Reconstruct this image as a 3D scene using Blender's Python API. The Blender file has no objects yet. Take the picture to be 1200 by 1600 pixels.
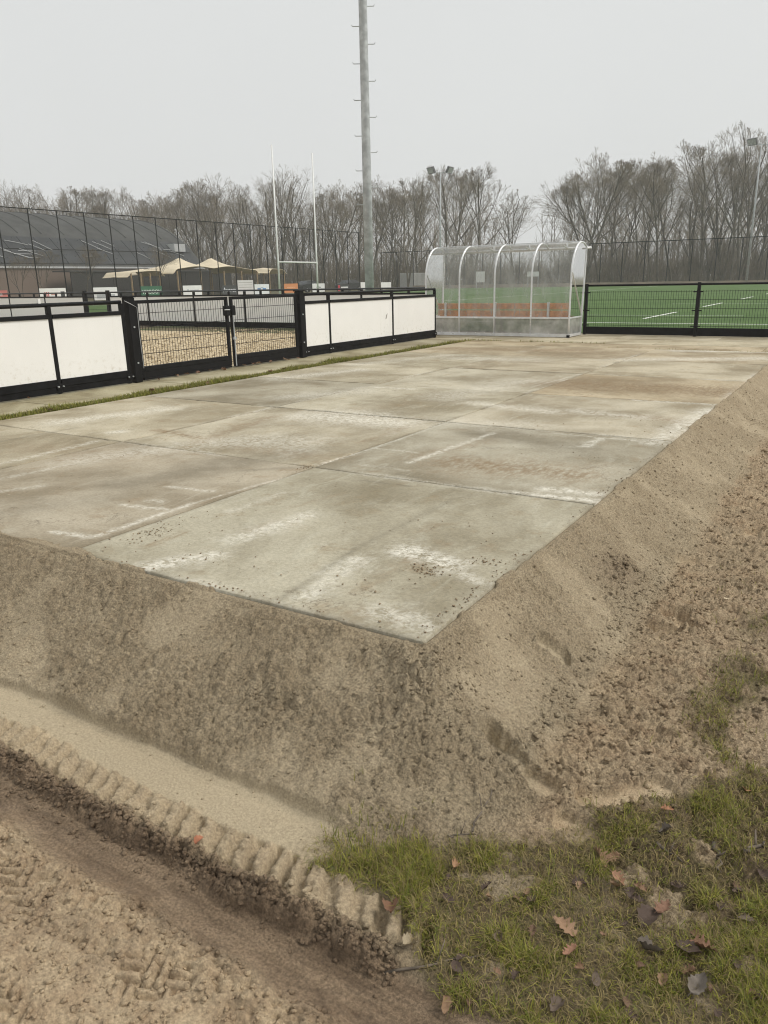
import bpy, math, random
import numpy as np
from mathutils import Matrix, Vector
R = math.radians
rng = np.random.default_rng(7)
random.seed(7)
SC = bpy.context.scene
COL = SC.collection

# ------------------------------------------------------------------ camera
PITCH, ROLL, YAW = R(16.82), 0.0205, R(32.25)
CAM = np.array([1.215, -2.178, 1.245])
fw = np.array([-math.sin(YAW)*math.cos(PITCH), math.cos(YAW)*math.cos(PITCH), -math.sin(PITCH)])
rt0 = np.array([math.cos(YAW), math.sin(YAW), 0.0]); up0 = np.cross(rt0, fw)
rt = math.cos(ROLL)*rt0 - math.sin(ROLL)*up0; up = math.cos(ROLL)*up0 + math.sin(ROLL)*rt0
cd = bpy.data.cameras.new('camera'); cam = bpy.data.objects.new('camera', cd); COL.objects.link(cam)
cam.matrix_world = Matrix(((rt[0], up[0], -fw[0], CAM[0]), (rt[1], up[1], -fw[1], CAM[1]), (rt[2], up[2], -fw[2], CAM[2]), (0, 0, 0, 1)))
cd.sensor_fit = 'VERTICAL'; cd.sensor_height = 32.0; cd.lens = 32.0*1195/1600
cd.clip_start = 0.05; cd.clip_end = 3000
SC.camera = cam

# ------------------------------------------------------------------ overcast sky, weak soft sun, exposure
w = bpy.data.worlds.new('World'); SC.world = w; w.use_nodes = True
nt = w.node_tree; nt.nodes.clear()
sky = nt.nodes.new('ShaderNodeTexSky'); sky.sky_type = 'NISHITA'; sky.sun_disc = False
SUN_EL, SUN_AZ = R(50), R(200)
sky.sun_elevation = SUN_EL; sky.sun_rotation = SUN_AZ; sky.dust_density = 6.0; sky.air_density = 1.0
hs = nt.nodes.new('ShaderNodeHueSaturation'); hs.inputs['Saturation'].default_value = 0.12; hs.inputs['Value'].default_value = 0.075
mx = nt.nodes.new('ShaderNodeMix'); mx.data_type = 'RGBA'; mx.inputs[0].default_value = 0.93
mx.inputs[7].default_value = (0.530, 0.540, 0.538, 1)
cn = nt.nodes.new('ShaderNodeTexNoise'); cn.inputs['Scale'].default_value = 2.2; cn.inputs['Detail'].default_value = 4      # faint unevenness of the cloud cover
cm = nt.nodes.new('ShaderNodeMapRange'); cm.inputs[1].default_value = .3; cm.inputs[2].default_value = .7; cm.inputs[3].default_value = .975; cm.inputs[4].default_value = 1.02
nt.links.new(cn.outputs[0], cm.inputs[0]); ck = nt.nodes.new('ShaderNodeMix'); ck.data_type = 'RGBA'; ck.blend_type = 'MULTIPLY'; ck.inputs[0].default_value = 1.0
nt.links.new(mx.outputs[2], ck.inputs[6]); nt.links.new(cm.outputs[0], ck.inputs[7])
bg = nt.nodes.new('ShaderNodeBackground'); bg.inputs[1].default_value = 1.0
wo = nt.nodes.new('ShaderNodeOutputWorld')
nt.links.new(sky.outputs[0], hs.inputs['Color']); nt.links.new(hs.outputs[0], mx.inputs[6])
nt.links.new(ck.outputs[2], bg.inputs[0]); nt.links.new(bg.outputs[0], wo.inputs[0])
sd = bpy.data.lights.new('sun', 'SUN'); sd.energy = 1.5; sd.angle = R(22); sd.color = (1.0, 0.95, 0.87)
so = bpy.data.objects.new('sun', sd); COL.objects.link(so)
# the brighter half of the cloud lies to the viewer's right
sdir = Vector((0.57, 0.30, 0.76)).normalized()
so.rotation_euler = sdir.to_track_quat('Z', 'Y').to_euler(); so.location = (0, 0, 30)
sky.sun_elevation = math.asin(sdir.z); sky.sun_rotation = math.atan2(sdir.x, sdir.y)
vs = SC.view_settings; vs.view_transform = 'Standard'; vs.look = 'None'; vs.exposure = 0.55; vs.gamma = 1.0; vs.use_curve_mapping = False
SC.render.engine = 'CYCLES'
cy = SC.cycles; cy.use_denoising = True; cy.filter_width = 1.1; cy.denoiser = 'OPENIMAGEDENOISE'; cy.denoising_input_passes = 'RGB_ALBEDO_NORMAL'; cy.denoising_prefilter = 'ACCURATE'; cy.max_bounces = 8; cy.diffuse_bounces = 3; cy.glossy_bounces = 3
cy.transmission_bounces = 4; cy.transparent_max_bounces = 24; cy.volume_bounces = 4

# ------------------------------------------------------------------ helpers
def tag(o, label=None, cat=None, group=None, kind=None):
    if label: o['label'] = label
    if cat: o['category'] = cat
    if group: o['group'] = group
    if kind: o['kind'] = kind
    return o
def thing(name, label, cat, loc=(0, 0, 0), group=None, kind=None, rz=0.0):
    o = bpy.data.objects.new(name, None); COL.objects.link(o)
    o.location = loc; o.rotation_euler = (0, 0, rz); o.empty_display_size = 0.1
    return tag(o, label, cat, group, kind)
def mesh_np(name, V, F, smooth=False):
    """V (n,3) array; F list of index tuples, or an (m,3)/(m,4) array"""
    me = bpy.data.meshes.new(name)
    V = np.asarray(V, dtype=np.float32)
    if isinstance(F, np.ndarray):
        m, k = F.shape
        me.vertices.add(len(V)); me.vertices.foreach_set('co', V.ravel())
        me.loops.add(m*k); me.loops.foreach_set('vertex_index', F.astype(np.int32).ravel())
        me.polygons.add(m); me.polygons.foreach_set('loop_start', np.arange(0, m*k, k, dtype=np.int32))
        me.update(calc_edges=True)
    else:
        me.from_pydata(V.tolist(), [], F)
    if smooth:
        me.polygons.foreach_set('use_smooth', np.ones(len(me.polygons), dtype=bool))
    return me
def place(name, me, mat=None, parent=None, local=False):
    o = bpy.data.objects.new(name, me); COL.objects.link(o)
    if mat is not None and len(me.materials) == 0: me.materials.append(mat)
    if parent is not None:
        o.parent = parent
        if not local:                                     # vertices were given in world coordinates
            if parent.parent is None: o.matrix_parent_inverse = Matrix.Translation(Vector(-np.array(parent.location)))
    return o
def color_attr(me, arr, name='mask'):
    a = me.color_attributes.new(name, 'FLOAT_COLOR', 'POINT')
    a.data.foreach_set('color', np.asarray(arr, dtype=np.float32).ravel())
class MB:
    def __init__(s): s.v = []; s.f = []
    def raw(s, V, F):
        n = len(s.v); s.v += [tuple(map(float, p)) for p in V]; s.f += [tuple(i+n for i in q) for q in F]; return s
    def box(s, x0, x1, y0, y1, z0, z1, c=0.0):
        x0, x1 = sorted((x0, x1)); y0, y1 = sorted((y0, y1)); z0, z1 = sorted((z0, z1))
        if c <= 0:
            V = [(x, y, z) for z in (z0, z1) for y in (y0, y1) for x in (x0, x1)]
            F = [(0, 2, 3, 1), (4, 5, 7, 6), (0, 1, 5, 4), (2, 6, 7, 3), (0, 4, 6, 2), (1, 3, 7, 5)]
            return s.raw(V, F)
        # box with chamfered vertical and top edges
        def ring(d, z): return [(x0+d+c, y0+d, z), (x1-d-c, y0+d, z), (x1-d, y0+d+c, z), (x1-d, y1-d-c, z), (x1-d-c, y1-d, z), (x0+d+c, y1-d, z), (x0+d, y1-d-c, z), (x0+d, y0+d+c, z)]
        V = ring(c, z0)+ring(0, z0+c)+ring(0, z1-c)+ring(c, z1); F = [tuple(range(7, -1, -1)), tuple(range(24, 32))]
        for k in range(3):
            for i in range(8): F.append((k*8+i, k*8+(i+1) % 8, k*8+8+(i+1) % 8, k*8+8+i))
        return s.raw(V, F)
    def obox(s, c, ax, ay, az, hx, hy, hz):
        c = np.array(c, float); V = [c+ax*sx*hx+ay*sy*hy+az*sz*hz for sz in (-1, 1) for sy in (-1, 1) for sx in (-1, 1)]
        return s.raw(V, [(0, 2, 3, 1), (4, 5, 7, 6), (0, 1, 5, 4), (2, 6, 7, 3), (0, 4, 6, 2), (1, 3, 7, 5)])
    def beam(s, p, q, wx, wz):
        p = np.array(p, float); q = np.array(q, float); d = q-p; L = np.linalg.norm(d); d /= L
        u = np.array([0, 0, 1.0]) if abs(d[2]) < .95 else np.array([1.0, 0, 0])
        a = np.cross(d, u); a /= np.linalg.norm(a); b = np.cross(a, d)
        return s.obox((p+q)/2, d, a, b, L/2, wx/2, wz/2)
    def tube(s, pts, r, n=10, cap=True):
        pts = [np.array(p, float) for p in pts]; rs = r if hasattr(r, '__len__') else [r]*len(pts)
        V = []; prev = None
        for i, p in enumerate(pts):
            d = (pts[min(i+1, len(pts)-1)]-pts[max(i-1, 0)]); d = d/np.linalg.norm(d)
            if prev is None:
                u = np.array([0, 0, 1.0]) if abs(d[2]) < .9 else np.array([1.0, 0, 0]); a = np.cross(d, u)
            else: a = prev-d*(prev@d)
            a = a/np.linalg.norm(a); prev = a; b = np.cross(d, a)
            for k in range(n): t = 2*math.pi*k/n; V.append(p+rs[i]*(a*math.cos(t)+b*math.sin(t)))
        F = [(i*n+k, i*n+(k+1) % n, (i+1)*n+(k+1) % n, (i+1)*n+k) for i in range(len(pts)-1) for k in range(n)]
        if cap: F += [tuple(range(n-1, -1, -1)), tuple(range((len(pts)-1)*n, len(pts)*n))]
        return s.raw(V, F)
    def build(s, name, mat, parent=None, smooth=False, local=False):
        me = mesh_np(name, np.array(s.v), s.f, smooth)
        return place(name, me, mat, parent, local)
def icosphere():
    t = (1+5**.5)/2
    V = np.array([(-1, t, 0), (1, t, 0), (-1, -t, 0), (1, -t, 0), (0, -1, t), (0, 1, t), (0, -1, -t), (0, 1, -t), (t, 0, -1), (t, 0, 1), (-t, 0, -1), (-t, 0, 1)])
    F = np.array([(0, 11, 5), (0, 5, 1), (0, 1, 7), (0, 7, 10), (0, 10, 11), (1, 5, 9), (5, 11, 4), (11, 10, 2), (10, 7, 6), (7, 1, 8), (3, 9, 4), (3, 4, 2), (3, 2, 6), (3, 6, 8), (3, 8, 9), (4, 9, 5), (2, 4, 11), (6, 2, 10), (8, 6, 7), (9, 8, 1)])
    return V/np.linalg.norm(V[0]), F

# numpy noise ------------------------------------------------------
LAT = rng.random((256, 256))
def vnoise(x, y, seed=0):
    x = x+seed*17.31; y = y+seed*9.77
    xi = np.floor(x).astype(np.int64); yi = np.floor(y).astype(np.int64); fx = x-xi; fy = y-yi
    fx = fx*fx*fx*(fx*(fx*6-15)+10); fy = fy*fy*fy*(fy*(fy*6-15)+10)
    a = LAT[xi & 255, yi & 255]; b = LAT[(xi+1) & 255, yi & 255]; c = LAT[xi & 255, (yi+1) & 255]; d = LAT[(xi+1) & 255, (yi+1) & 255]
    return (a*(1-fx)+b*fx)*(1-fy)+(c*(1-fx)+d*fx)*fy
def fbm(x, y, wl, octv=4, seed=0, gain=.5):
    s = np.zeros_like(x); A = 1.0; tot = 0; ca, sa = math.cos(.6), math.sin(.6)
    for o in range(octv):
        f = 1/wl*2**o; xr = (x*ca-y*sa); yr = (x*sa+y*ca); x, y = xr, yr
        s += A*(vnoise(x*f, y*f, seed+o*3)-.5)*2; tot += A; A *= gain
    return s/tot
J1 = rng.random((256, 256)); J2 = rng.random((256, 256)); J3 = rng.random((256, 256))
def lumps(x, y, wl, seed=0):
    """domes scattered on a jittered grid: crumbs of damp sand"""
    wx = fbm(x, y, wl*1.1, 2, seed+301); wy = fbm(x, y, wl*1.1, 2, seed+351)
    x = x/wl+seed*13.7+.55*wx; y = y/wl+seed*7.3+.55*wy
    xi = np.floor(x).astype(np.int64); yi = np.floor(y).astype(np.int64); h = np.zeros_like(x)
    for dx in (-1, 0, 1):
        for dy in (-1, 0, 1):
            cx = xi+dx; cyy = yi+dy; i = cx & 255; j = cyy & 255
            px = cx+J1[i, j]; py = cyy+J2[i, j]; r = .42+.50*J3[i, j]; a = J3[j, i]*6.28; c, s_ = np.cos(a), np.sin(a)
            u = (x-px)*c+(y-py)*s_; v = (-(x-px)*s_+(y-py)*c)*(1.0+.8*J1[j, i])
            q = 1-(np.abs(u)**1.6+np.abs(v)**1.6)/(r**1.6)
            h = np.maximum(h, np.clip(q, 0, 1)**.62*r)
    return h
def sstep(a, b, x):
    t = np.clip((x-a)/(b-a), 0, 1); return t*t*(3-2*t)

# materials --------------------------------------------------------
def newmat(name):
    m = bpy.data.materials.new(name); m.use_nodes = True; n = m.node_tree
    return m, n, n.nodes['Principled BSDF'], n.nodes['Material Output']
class NB:
    """short hand for node trees"""
    def __init__(s, n): s.n = n
    def new(s, t, **kw):
        o = s.n.nodes.new(t)
        for k, v in kw.items(): setattr(o, k, v)
        return o
    def link(s, a, b): s.n.links.new(a, b)
    def val(s, sock, v):
        if hasattr(v, 'is_output') or hasattr(v, 'links'): s.link(v, sock)
        else: sock.default_value = v
    def noise(s, vec, scale, detail=4, rough=.55, dist=0.0, color=False):
        o = s.new('ShaderNodeTexNoise'); o.inputs['Scale'].default_value = scale; o.inputs['Detail'].default_value = detail
        o.inputs['Roughness'].default_value = rough; o.inputs['Distortion'].default_value = dist
        if vec is not None: s.link(vec, o.inputs['Vector'])
        return o.outputs[1 if color else 0]
    def ramp(s, fac, a, b, lo=0.0, hi=1.0):
        o = s.new('ShaderNodeMapRange'); o.clamp = True; o.interpolation_type = 'SMOOTHSTEP'
        s.link(fac, o.inputs[0]); o.inputs[1].default_value = a; o.inputs[2].default_value = b; o.inputs[3].default_value = lo; o.inputs[4].default_value = hi
        return o.outputs[0]
    def math(s, op, a, b=0.0, clamp=False):
        o = s.new('ShaderNodeMath', operation=op); o.use_clamp = clamp; s.val(o.inputs[0], a); s.val(o.inputs[1], b); return o.outputs[0]
    def mix(s, fac, a, b, mode='MIX'):
        o = s.new('ShaderNodeMix', data_type='RGBA'); o.blend_type = mode
        s.val(o.inputs[0], fac); s.val(o.inputs[6], a if hasattr(a, 'links') else (*a, 1)); s.val(o.inputs[7], b if hasattr(b, 'links') else (*b, 1)); return o.outputs[2]
    def bump(s, h, strength, dist, normal=None):
        o = s.new('ShaderNodeBump'); o.inputs['Strength'].default_value = strength; o.inputs['Distance'].default_value = dist
        s.link(h, o.inputs['Height'])
        if normal is not None: s.link(normal, o.inputs['Normal'])
        return o.outputs[0]
    def coord(s, kind='Object'): return s.new('ShaderNodeTexCoord').outputs[kind]
    def pos(s): return s.new('ShaderNodeNewGeometry').outputs['Position']
    def scale(s, vec, sc, loc=(0, 0, 0), rot=(0, 0, 0)):
        o = s.new('ShaderNodeMapping'); o.inputs['Scale'].default_value = sc; o.inputs['Location'].default_value = loc; o.inputs['Rotation'].default_value = rot
        s.link(vec, o.inputs['Vector']); return o.outputs[0]
def plain(name, col, rough=.6, metal=0.0, var=.12, scale=6.0, bump=0.0, bscale=60., spec=.5):
    """paint, metal, cloth: a colour with uneven tone and faint relief"""
    m, n, p, o = newmat(name); b = NB(n); c = b.pos()
    f = b.noise(c, scale, 5)
    dark = tuple(x*(1-var) for x in col); lite = tuple(min(1, x*(1+var)) for x in col)
    b.link(b.mix(b.ramp(f, .3, .7), dark, lite), p.inputs['Base Color'])
    b.link(b.ramp(b.noise(c, scale*3, 3), .2, .8, max(0, rough-.1), min(1, rough+.1)), p.inputs['Roughness'])
    p.inputs['Metallic'].default_value = metal; p.inputs['Specular IOR Level'].default_value = spec
    if bump > 0: b.link(b.bump(b.noise(c, bscale, 3), bump, .01), p.inputs['Normal'])
    return m
MAT = {}
MAT['black'] = plain('black_powder_coat', (.007, .007, .008), .5, var=.3, spec=.22)
MAT['black_dull'] = plain('black_plastic_board', (.008, .008, .009), .6, var=.4, spec=.15)
MAT['panel'] = plain('white_panel', (.88, .86, .81), .45, var=.03, scale=1.6)
def dirty_panel():
    m, n, p, o = newmat('white_panel'); b = NB(n); pos = b.pos(); sx = b.new('ShaderNodeSeparateXYZ'); b.link(pos, sx.inputs[0])
    c = b.mix(b.ramp(b.noise(pos, 1.3, 4), .3, .7), (.88, .87, .84), (.92, .91, .88))
    spl = b.math('MULTIPLY', b.ramp(b.noise(pos, 16, 5, .7), .5, .75, 0, .5), b.ramp(sx.outputs[2], .55, .15)); c = b.mix(spl, c, (.50, .44, .34))    # mud splashed up from the ground
    run = b.ramp(b.noise(b.scale(pos, (9, 9, .5)), 2, 4, .6), .58, .8, 0, .16); c = b.mix(run, c, (.58, .57, .47)); b.link(c, p.inputs['Base Color'])
    b.link(b.ramp(b.noise(pos, 3, 3), .2, .8, .32, .5), p.inputs['Roughness']); b.link(b.bump(b.noise(pos, 1.1, 2), .25, .02), p.inputs['Normal']); return m
MAT['panel'] = dirty_panel()
MAT['alu'] = plain('brushed_aluminium', (.72, .73, .73), .38, .85, var=.08)
MAT['galv'] = plain('galvanised_steel', (.47, .49, .50), .55, .15, var=.22, scale=5)
MAT['white'] = plain('white_paint', (.82, .82, .80), .4, var=.04)
MAT['wood'] = plain('orange_bench_wood', (.62, .25, .07), .5, var=.25, scale=9)
MAT['bark'] = plain('bark', (.130, .116, .090), .9, var=.35, scale=1.2, spec=.1)
MAT['twig'] = plain('twig', (.205, .170, .122), .9, var=.3, scale=.6, spec=.1)
MAT['canvas'] = plain('beige_canvas', (.76, .66, .48), .8, var=.08, scale=.7)
MAT['pole_wood'] = plain('tent_pole_wood', (.36, .26, .15), .7, var=.2)
MAT['net_wire'] = plain('fence_post_green_black', (.008, .009, .008), .7, var=.3, spec=.1)
MAT['lamp'] = plain('floodlight_housing', (.12, .12, .12), .5, .3, var=.2)
# ------------------------------------------------------------------ ground, sand bank, mud
GZ = -0.34
def base_height(X, Y):
    a = np.maximum(X, 0); b = np.maximum(-Y, 0); d = (a**2.8+b**2.8)**(1/2.8)
    Wd = .47+.18*b/(a+b+1e-6)+.65*((a+b) < 1e-5)
    t = np.clip(d/Wd, 0, 1); z = GZ*(t*(1.16-.16*t*t))
    return z*(1-sstep(11.8, 13.6, Y)), d
FOOT = [  # x, y, heading, length, width, depth, heel fraction
    (.350, -.095, -.25, .175, .115, .060), (.500, -.135, -.25, .15, .115, .040),
    (.275, .60, .35, .14, .095, .032), (.58, 1.22, .1, .17, .10, .034), (.60, 1.40, .45, .15, .10, .034), (.68, 1.30, -.6, .16, .10, .018),
    (.70, -.085, .5, .20, .10, .013), (.80, .02, .8, .18, .10, .012), (.55, 2.25, .3, .26, .10, .014), (.72, 2.9, .9, .26, .1, .012), (.66, -.25, .2, .15, .10, .012)]
def terrain(X, Y):
    """height and material masks (wet, brown soil, turf soil, pale dry with painted light on print floors)"""
    z, d = base_height(X, Y)
    big = fbm(X, Y, .55, 3, 1); mid = fbm(X, Y, .16, 4, 5); fine = fbm(X, Y, .05, 3, 9)
    l1 = np.maximum(lumps(X, Y, .034, 1), .8*lumps(X, Y, .026, 6)); l2 = np.maximum(lumps(X, Y, .016, 2), .8*lumps(X, Y, .013, 4)); l3 = lumps(X, Y, .075, 3)
    edge_n = fbm(X, Y, .30, 3, 21)*.022 + fbm(X, Y, .06, 2, 23)*.008
    Wl = .47+.18*np.maximum(-Y, 0)/(np.maximum(X, 0)+np.maximum(-Y, 0)+1e-6)
    bank = sstep(0.0, .05, d)*(1-sstep(Wl-.04, Wl+.06, d+edge_n))
    # the long flank: raked streaks running down the slope
    flank = sstep(.1, .5, Y)*sstep(0, .05, X)
    streak = fbm(X*1.0+Y*.5, Y*6.0-X*1.5, .5, 4, 31)
    patch = sstep(.05, .42, fbm(X, Y, .30, 3, 41))                 # slicked smooth places
    slick = np.exp(-(((X-.24)/.15)**2+((Y-.20)/.26)**2)**2) + .8*np.exp(-(((X+.95)/.22)**2+((Y+.22)/.07)**2)) + .7*np.exp(-(((X+.15)/.1)**2+((Y+.18)/.07)**2))
    calm = 1-np.clip(.55*patch+.9*slick, 0, .85)
    grit = fbm(X, Y, .020, 3, 303, .7); clot = sstep(-.25, .35, fbm(X, Y, .11, 3, 44))
    rough_b = (.012*mid + calm*(.023*l1*(.35+.65*clot)+.018*l2+.016*grit) + calm*.020*sstep(.15, .6, fbm(X, Y, .14, 2, 45))*l3)
    # torn sand under the slab corner, scuffed hollow on the front face
    corner = np.exp(-(((X-.05)/.13)**2+((Y+.12)/.18)**2)); holl = np.exp(-(((X+.41)/.13)**2+((Y+.345)/.06)**2))
    clump = np.exp(-(((X-.28)/.09)**2+((Y-1.55)/.22)**2))
    rough_b += corner*(.030*l3+.02*l1+.02*mid) + holl*(.026*l3-.022+.03*fine) + clump*(.035*l3+.03*l1+.005)
    zb = .022*big + rough_b*(1-.25*flank) + flank*.014*streak
    # ---- ground beyond the foot
    inX = sstep(.20, -.08, X+edge_n)                                # where the vehicle strip lies
    loose = sstep(-.06, .05, d-Wl+edge_n*2)*sstep(-.45, -.05, Y+X*.25)*sstep(.2, .4, X)   # brown crumbly soil to the right
    right_rough = .018*mid+.030*l1*(.4+.6*clot)+.020*l2+.010*grit+.030*sstep(-.1, .5, fbm(X, Y, .2, 3, 51))*l3
    zg = .012*big + .006*mid + .004*l2
    zg = zg*(1-loose)+(right_rough+.02*big)*loose
    yy = Y+.018*fbm(X, X*0, .5, 2, 61)+.012*fbm(X, Y, .09, 2, 63)
    xf = 1-sstep(.42, .62, X)                                        # the tread row runs out at the turf
    strip = sstep(-.79, -.775, yy)*(1-sstep(-.64, -.60, Y+edge_n))*inX
    u = (X+.42*(yy+.83)+.030*fbm(X, X*0+3.0, .21, 2, 73))/.073; fr = u-np.floor(u); rnd = vnoise(np.floor(u)*3.7, X*0+.5, 71)
    fr = fr+.10*fine; lug = sstep(.20, .30, fr)*(1-sstep(.58, .82, fr))
    row = sstep(-.905, -.885, yy)*(1-sstep(-.800+.03*rnd, -.785+.03*rnd, yy+.02*fine))*xf
    ridge = row*(.012-.036*lug*(.45+.9*rnd)*(1-.35*sstep(.2, .5, fbm(X, Y, .25, 2, 75)))+.012*fine+.010*grit+.010*l2)
    crumb = sstep(-.985, -.955, yy)*(1-sstep(-.920, -.895, yy))*(1-sstep(.34, .50, X))
    wet = sstep(-1.19, -1.10, yy+.05*big)*(1-sstep(-.96, -.92, yy))*(1-sstep(.62, .85, X))
    low = 1-sstep(-.97, -.885, yy)
    lowz = -.026*low*(1-sstep(.45, .75, X))+.020*sstep(-1.10, -1.28, yy)
    lower = sstep(-1.02, -1.16, yy+.05*mid)*(1-sstep(.65, .95, X+.3*(Y+1.1)))
    lr = .5+.5*sstep(-.25, .3, fbm(X, Y, .28, 3, 81)+.8*np.exp(-((Y+1.2)/.09)**2)-.35)
    zz = zg*(1-np.clip(strip+wet*.9, 0, 1))
    zz += strip*(.004*big+.0012*fine) + ridge + crumb*(.022*l3+.034*l1+.020*l2+.016*mid+.010*grit+.004) + lowz
    zz += wet*(.005*fbm(X*.25, Y, .07, 3, 91)+.003*fbm(X*.12, Y, .02, 2, 93))
    zz += lower*((lr-.5)*2*(.018*l1+.024*l3+.012*l2+.008*grit)*(.25+.75*np.exp(-((Y+1.17)/.10)**2))+.010*mid+.004*fine+.003*grit)
    # tyre lugs pressed as a basket weave
    for y0, hw, ha, sd_ in ((-1.275, .075, .40, 501), (-1.50, .07, .36, 503)):
        c, s = math.cos(ha), math.sin(ha); p = (X*c+(Y-y0)*s)/.062+.12*mid; q = (-X*s+(Y-y0)*c)/.062+.12*fine
        par = (np.floor(p)+np.floor(q)) % 2; st = np.where(par > .5, p, q); f2 = (st*2) % 1
        bar = sstep(.08, .30, f2)*(1-sstep(.64, .92, f2))*(.35+.9*vnoise(np.floor(p)*2.3+.5, np.floor(q)*3.1+.5, 77))
        wgt = (1-sstep(hw*.6, hw*1.25, np.abs(Y-y0+.05*fbm(X, Y, .3, 2, sd_))))*sstep(-.12, .22, fbm(X, Y, .26, 3, sd_+7))*(1-sstep(.05, .35, X))
        zz = zz*(1-.75*wgt)+wgt*(.022*bar-.020+.006*grit)
    # clean toe of the bank above the strip
    toe = inX*(1-sstep(-.628, -.608, Y+edge_n))
    mixb = np.clip(bank*(1-toe), 0, 1)
    z = z + .030*bank*inX*sstep(.3, .6, d)*(1-toe) + zb*mixb + zz*(1-mixb)*sstep(.3, .55, d)
    # ---- turf corner
    s1 = (X-.06)*.704-(Y+.73)*.71
    turf = sstep(.0, .10, s1+.14*fbm(X, Y, .22, 4, 101)+.02)*sstep(-.03, .04, Y+.77+.20*sstep(.30, .62, X)+.05*mid)*sstep(-.02, .1, X)
    turf2 = sstep(-.05, .25, fbm(X, Y, .5, 3, 105))*.85*sstep(.84, 1.02, X+.22*fbm(X, Y, .45, 4, 103)+.10*np.sin(Y*2.1+.6))*sstep(.2, .4, Y)
    turf = np.clip(np.maximum(turf, turf2), 0, 1)
    bare = sstep(.16, .52, .55*fbm(X, Y, .05, 3, 109)+ fbm(X, Y, .26, 3, 107))
    turf = turf*(1-.85*bare)
    z = z + turf*(.016*fbm(X, Y, .18, 3, 111)+.008*l3)
    # ---- foot prints
    sole = np.zeros_like(X)
    for fx, fy, fa, fl, fwid, fd in FOOT:
        c, s = math.cos(fa), math.sin(fa); p = ((X-fx)*c+(Y-fy)*s)/(fl*.5); q = (-(X-fx)*s+(Y-fy)*c)/(fwid*.5*(1-.12*np.cos(p*2.2)))
        e = (np.abs(p)**2.6+np.abs(q)**2.6)**(1/2.6)+.10*fbm(X, Y, .06, 2, 121)
        ins = sstep(1.04, .93, e); rim = np.exp(-((e-1.18)/.13)**2)
        zf = base_height(X, Y)[0]
        if fd > .03 and fy < 0:                               # a heel dug level into the slope
            zl = float(base_height(np.array([fx+.42*fl]), np.array([fy]))[0][0]); flat = .12*(zf-.4*fd)+.88*(zl-.012)+.004*fine+.008*l2
        else: flat = zf-fd+.002*fine+.02*big
        z = z*(1-ins)+flat*ins+rim*.007*(fd > .015)*(.5+l1); sole = np.maximum(sole, ins)
    wetm = np.clip(wet*.95+crumb*.75*(.6+.6*mid)+.5*clump+lower*sstep(.1, .5, mid)*.30+turf*.0, 0, 1)
    brown = np.clip(loose*(.75+.5*mid)+lower*.85+crumb*.6+row*.35, 0, 1)
    pale = np.clip(lower*.45+strip*.75+row*.55+sole*.6+bank*patch*.25+slick*.2*bank, 0, 1)  # sole term paints the lit look of the print floors into the colour
    return z, np.stack([wetm, brown, turf, pale], -1)

def stretched(a, b, c, h, k):
    """coordinates from a to b, finer near c (level of detail)"""
    u0, u1 = math.asinh((a-c)/h), math.asinh((b-c)/h); n = int((u1-u0)/k)
    return c+h*np.sinh(np.linspace(u0, u1, n))
gx = stretched(-6.2, 6.0, 1.0, 1.7, .0032); gy = stretched(-6.0, 13.9, -1.35, 1.35, .0032)
gx = np.concatenate([gx[(gx < -2.4)][::6], gx[(gx >= -2.4) & (gx < 1.75)], gx[gx >= 1.75][::8]]); gx[0] = -6.2; gx[-1] = 6.0
gy = np.concatenate([gy[(gy < -1.75)][::10], gy[gy >= -1.75]]); gy[0] = -6.0; gy[-1] = 13.9
TX, TY = np.meshgrid(gx, gy, indexing='ij')
TZ, TM = terrain(TX, TY)
under = (TX < -.03) & (TY > .03)
e_in = np.minimum(-TX, TY); sn = fbm(TX, TY, .30, 4, 401); spill = .05*sstep(.02, .5, sn)+.02*sstep(-.1, .3, fbm(TX, TY, .07, 3, 403))*sstep(-.25, .1, sn)
spill = spill*(1-.75*sstep(.0, 1.5, TY)); lap = sstep(.004, .014, spill)
TZ = np.where(e_in > -.014, np.where(e_in < spill, .0075*(1-np.clip(e_in, 0, 1)/np.maximum(spill, 1e-4))*lap-.012*(1-lap)+.003*lap*fbm(TX, TY, .02, 2, 405), np.where(e_in < .006, -.014, -.15)), TZ)
nx, ny = TX.shape
idx = np.arange(nx*ny).reshape(nx, ny)
F = np.stack([idx[:-1, :-1], idx[1:, :-1], idx[1:, 1:], idx[:-1, 1:]], -1).reshape(-1, 4)
deep = ((TX < -.2) & (TY > .2) & (TY < 11.9)).ravel()
F = F[~deep[F].all(1)]
used = np.zeros(nx*ny, bool); used[F.ravel()] = True; remap = np.cumsum(used)-1
V = np.stack([TX, TY, TZ], -1).reshape(-1, 3)[used]
terr_me = mesh_np('sand_and_mud', V, remap[F], True)
color_attr(terr_me, TM.reshape(-1, 4)[used])
def ground_z(x, y):
    i = np.clip(np.searchsorted(gx, x)-1, 0, nx-2); j = np.clip(np.searchsorted(gy, y)-1, 0, ny-2)
    fx = np.clip((x-gx[i])/(gx[i+1]-gx[i]), 0, 1); fy = np.clip((y-gy[j])/(gy[j+1]-gy[j]), 0, 1)
    z = (TZ[i, j]*(1-fx)+TZ[i+1, j]*fx)*(1-fy)+(TZ[i, j+1]*(1-fx)+TZ[i+1, j+1]*fx)*fy
    return z, TM[i, j]

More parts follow.
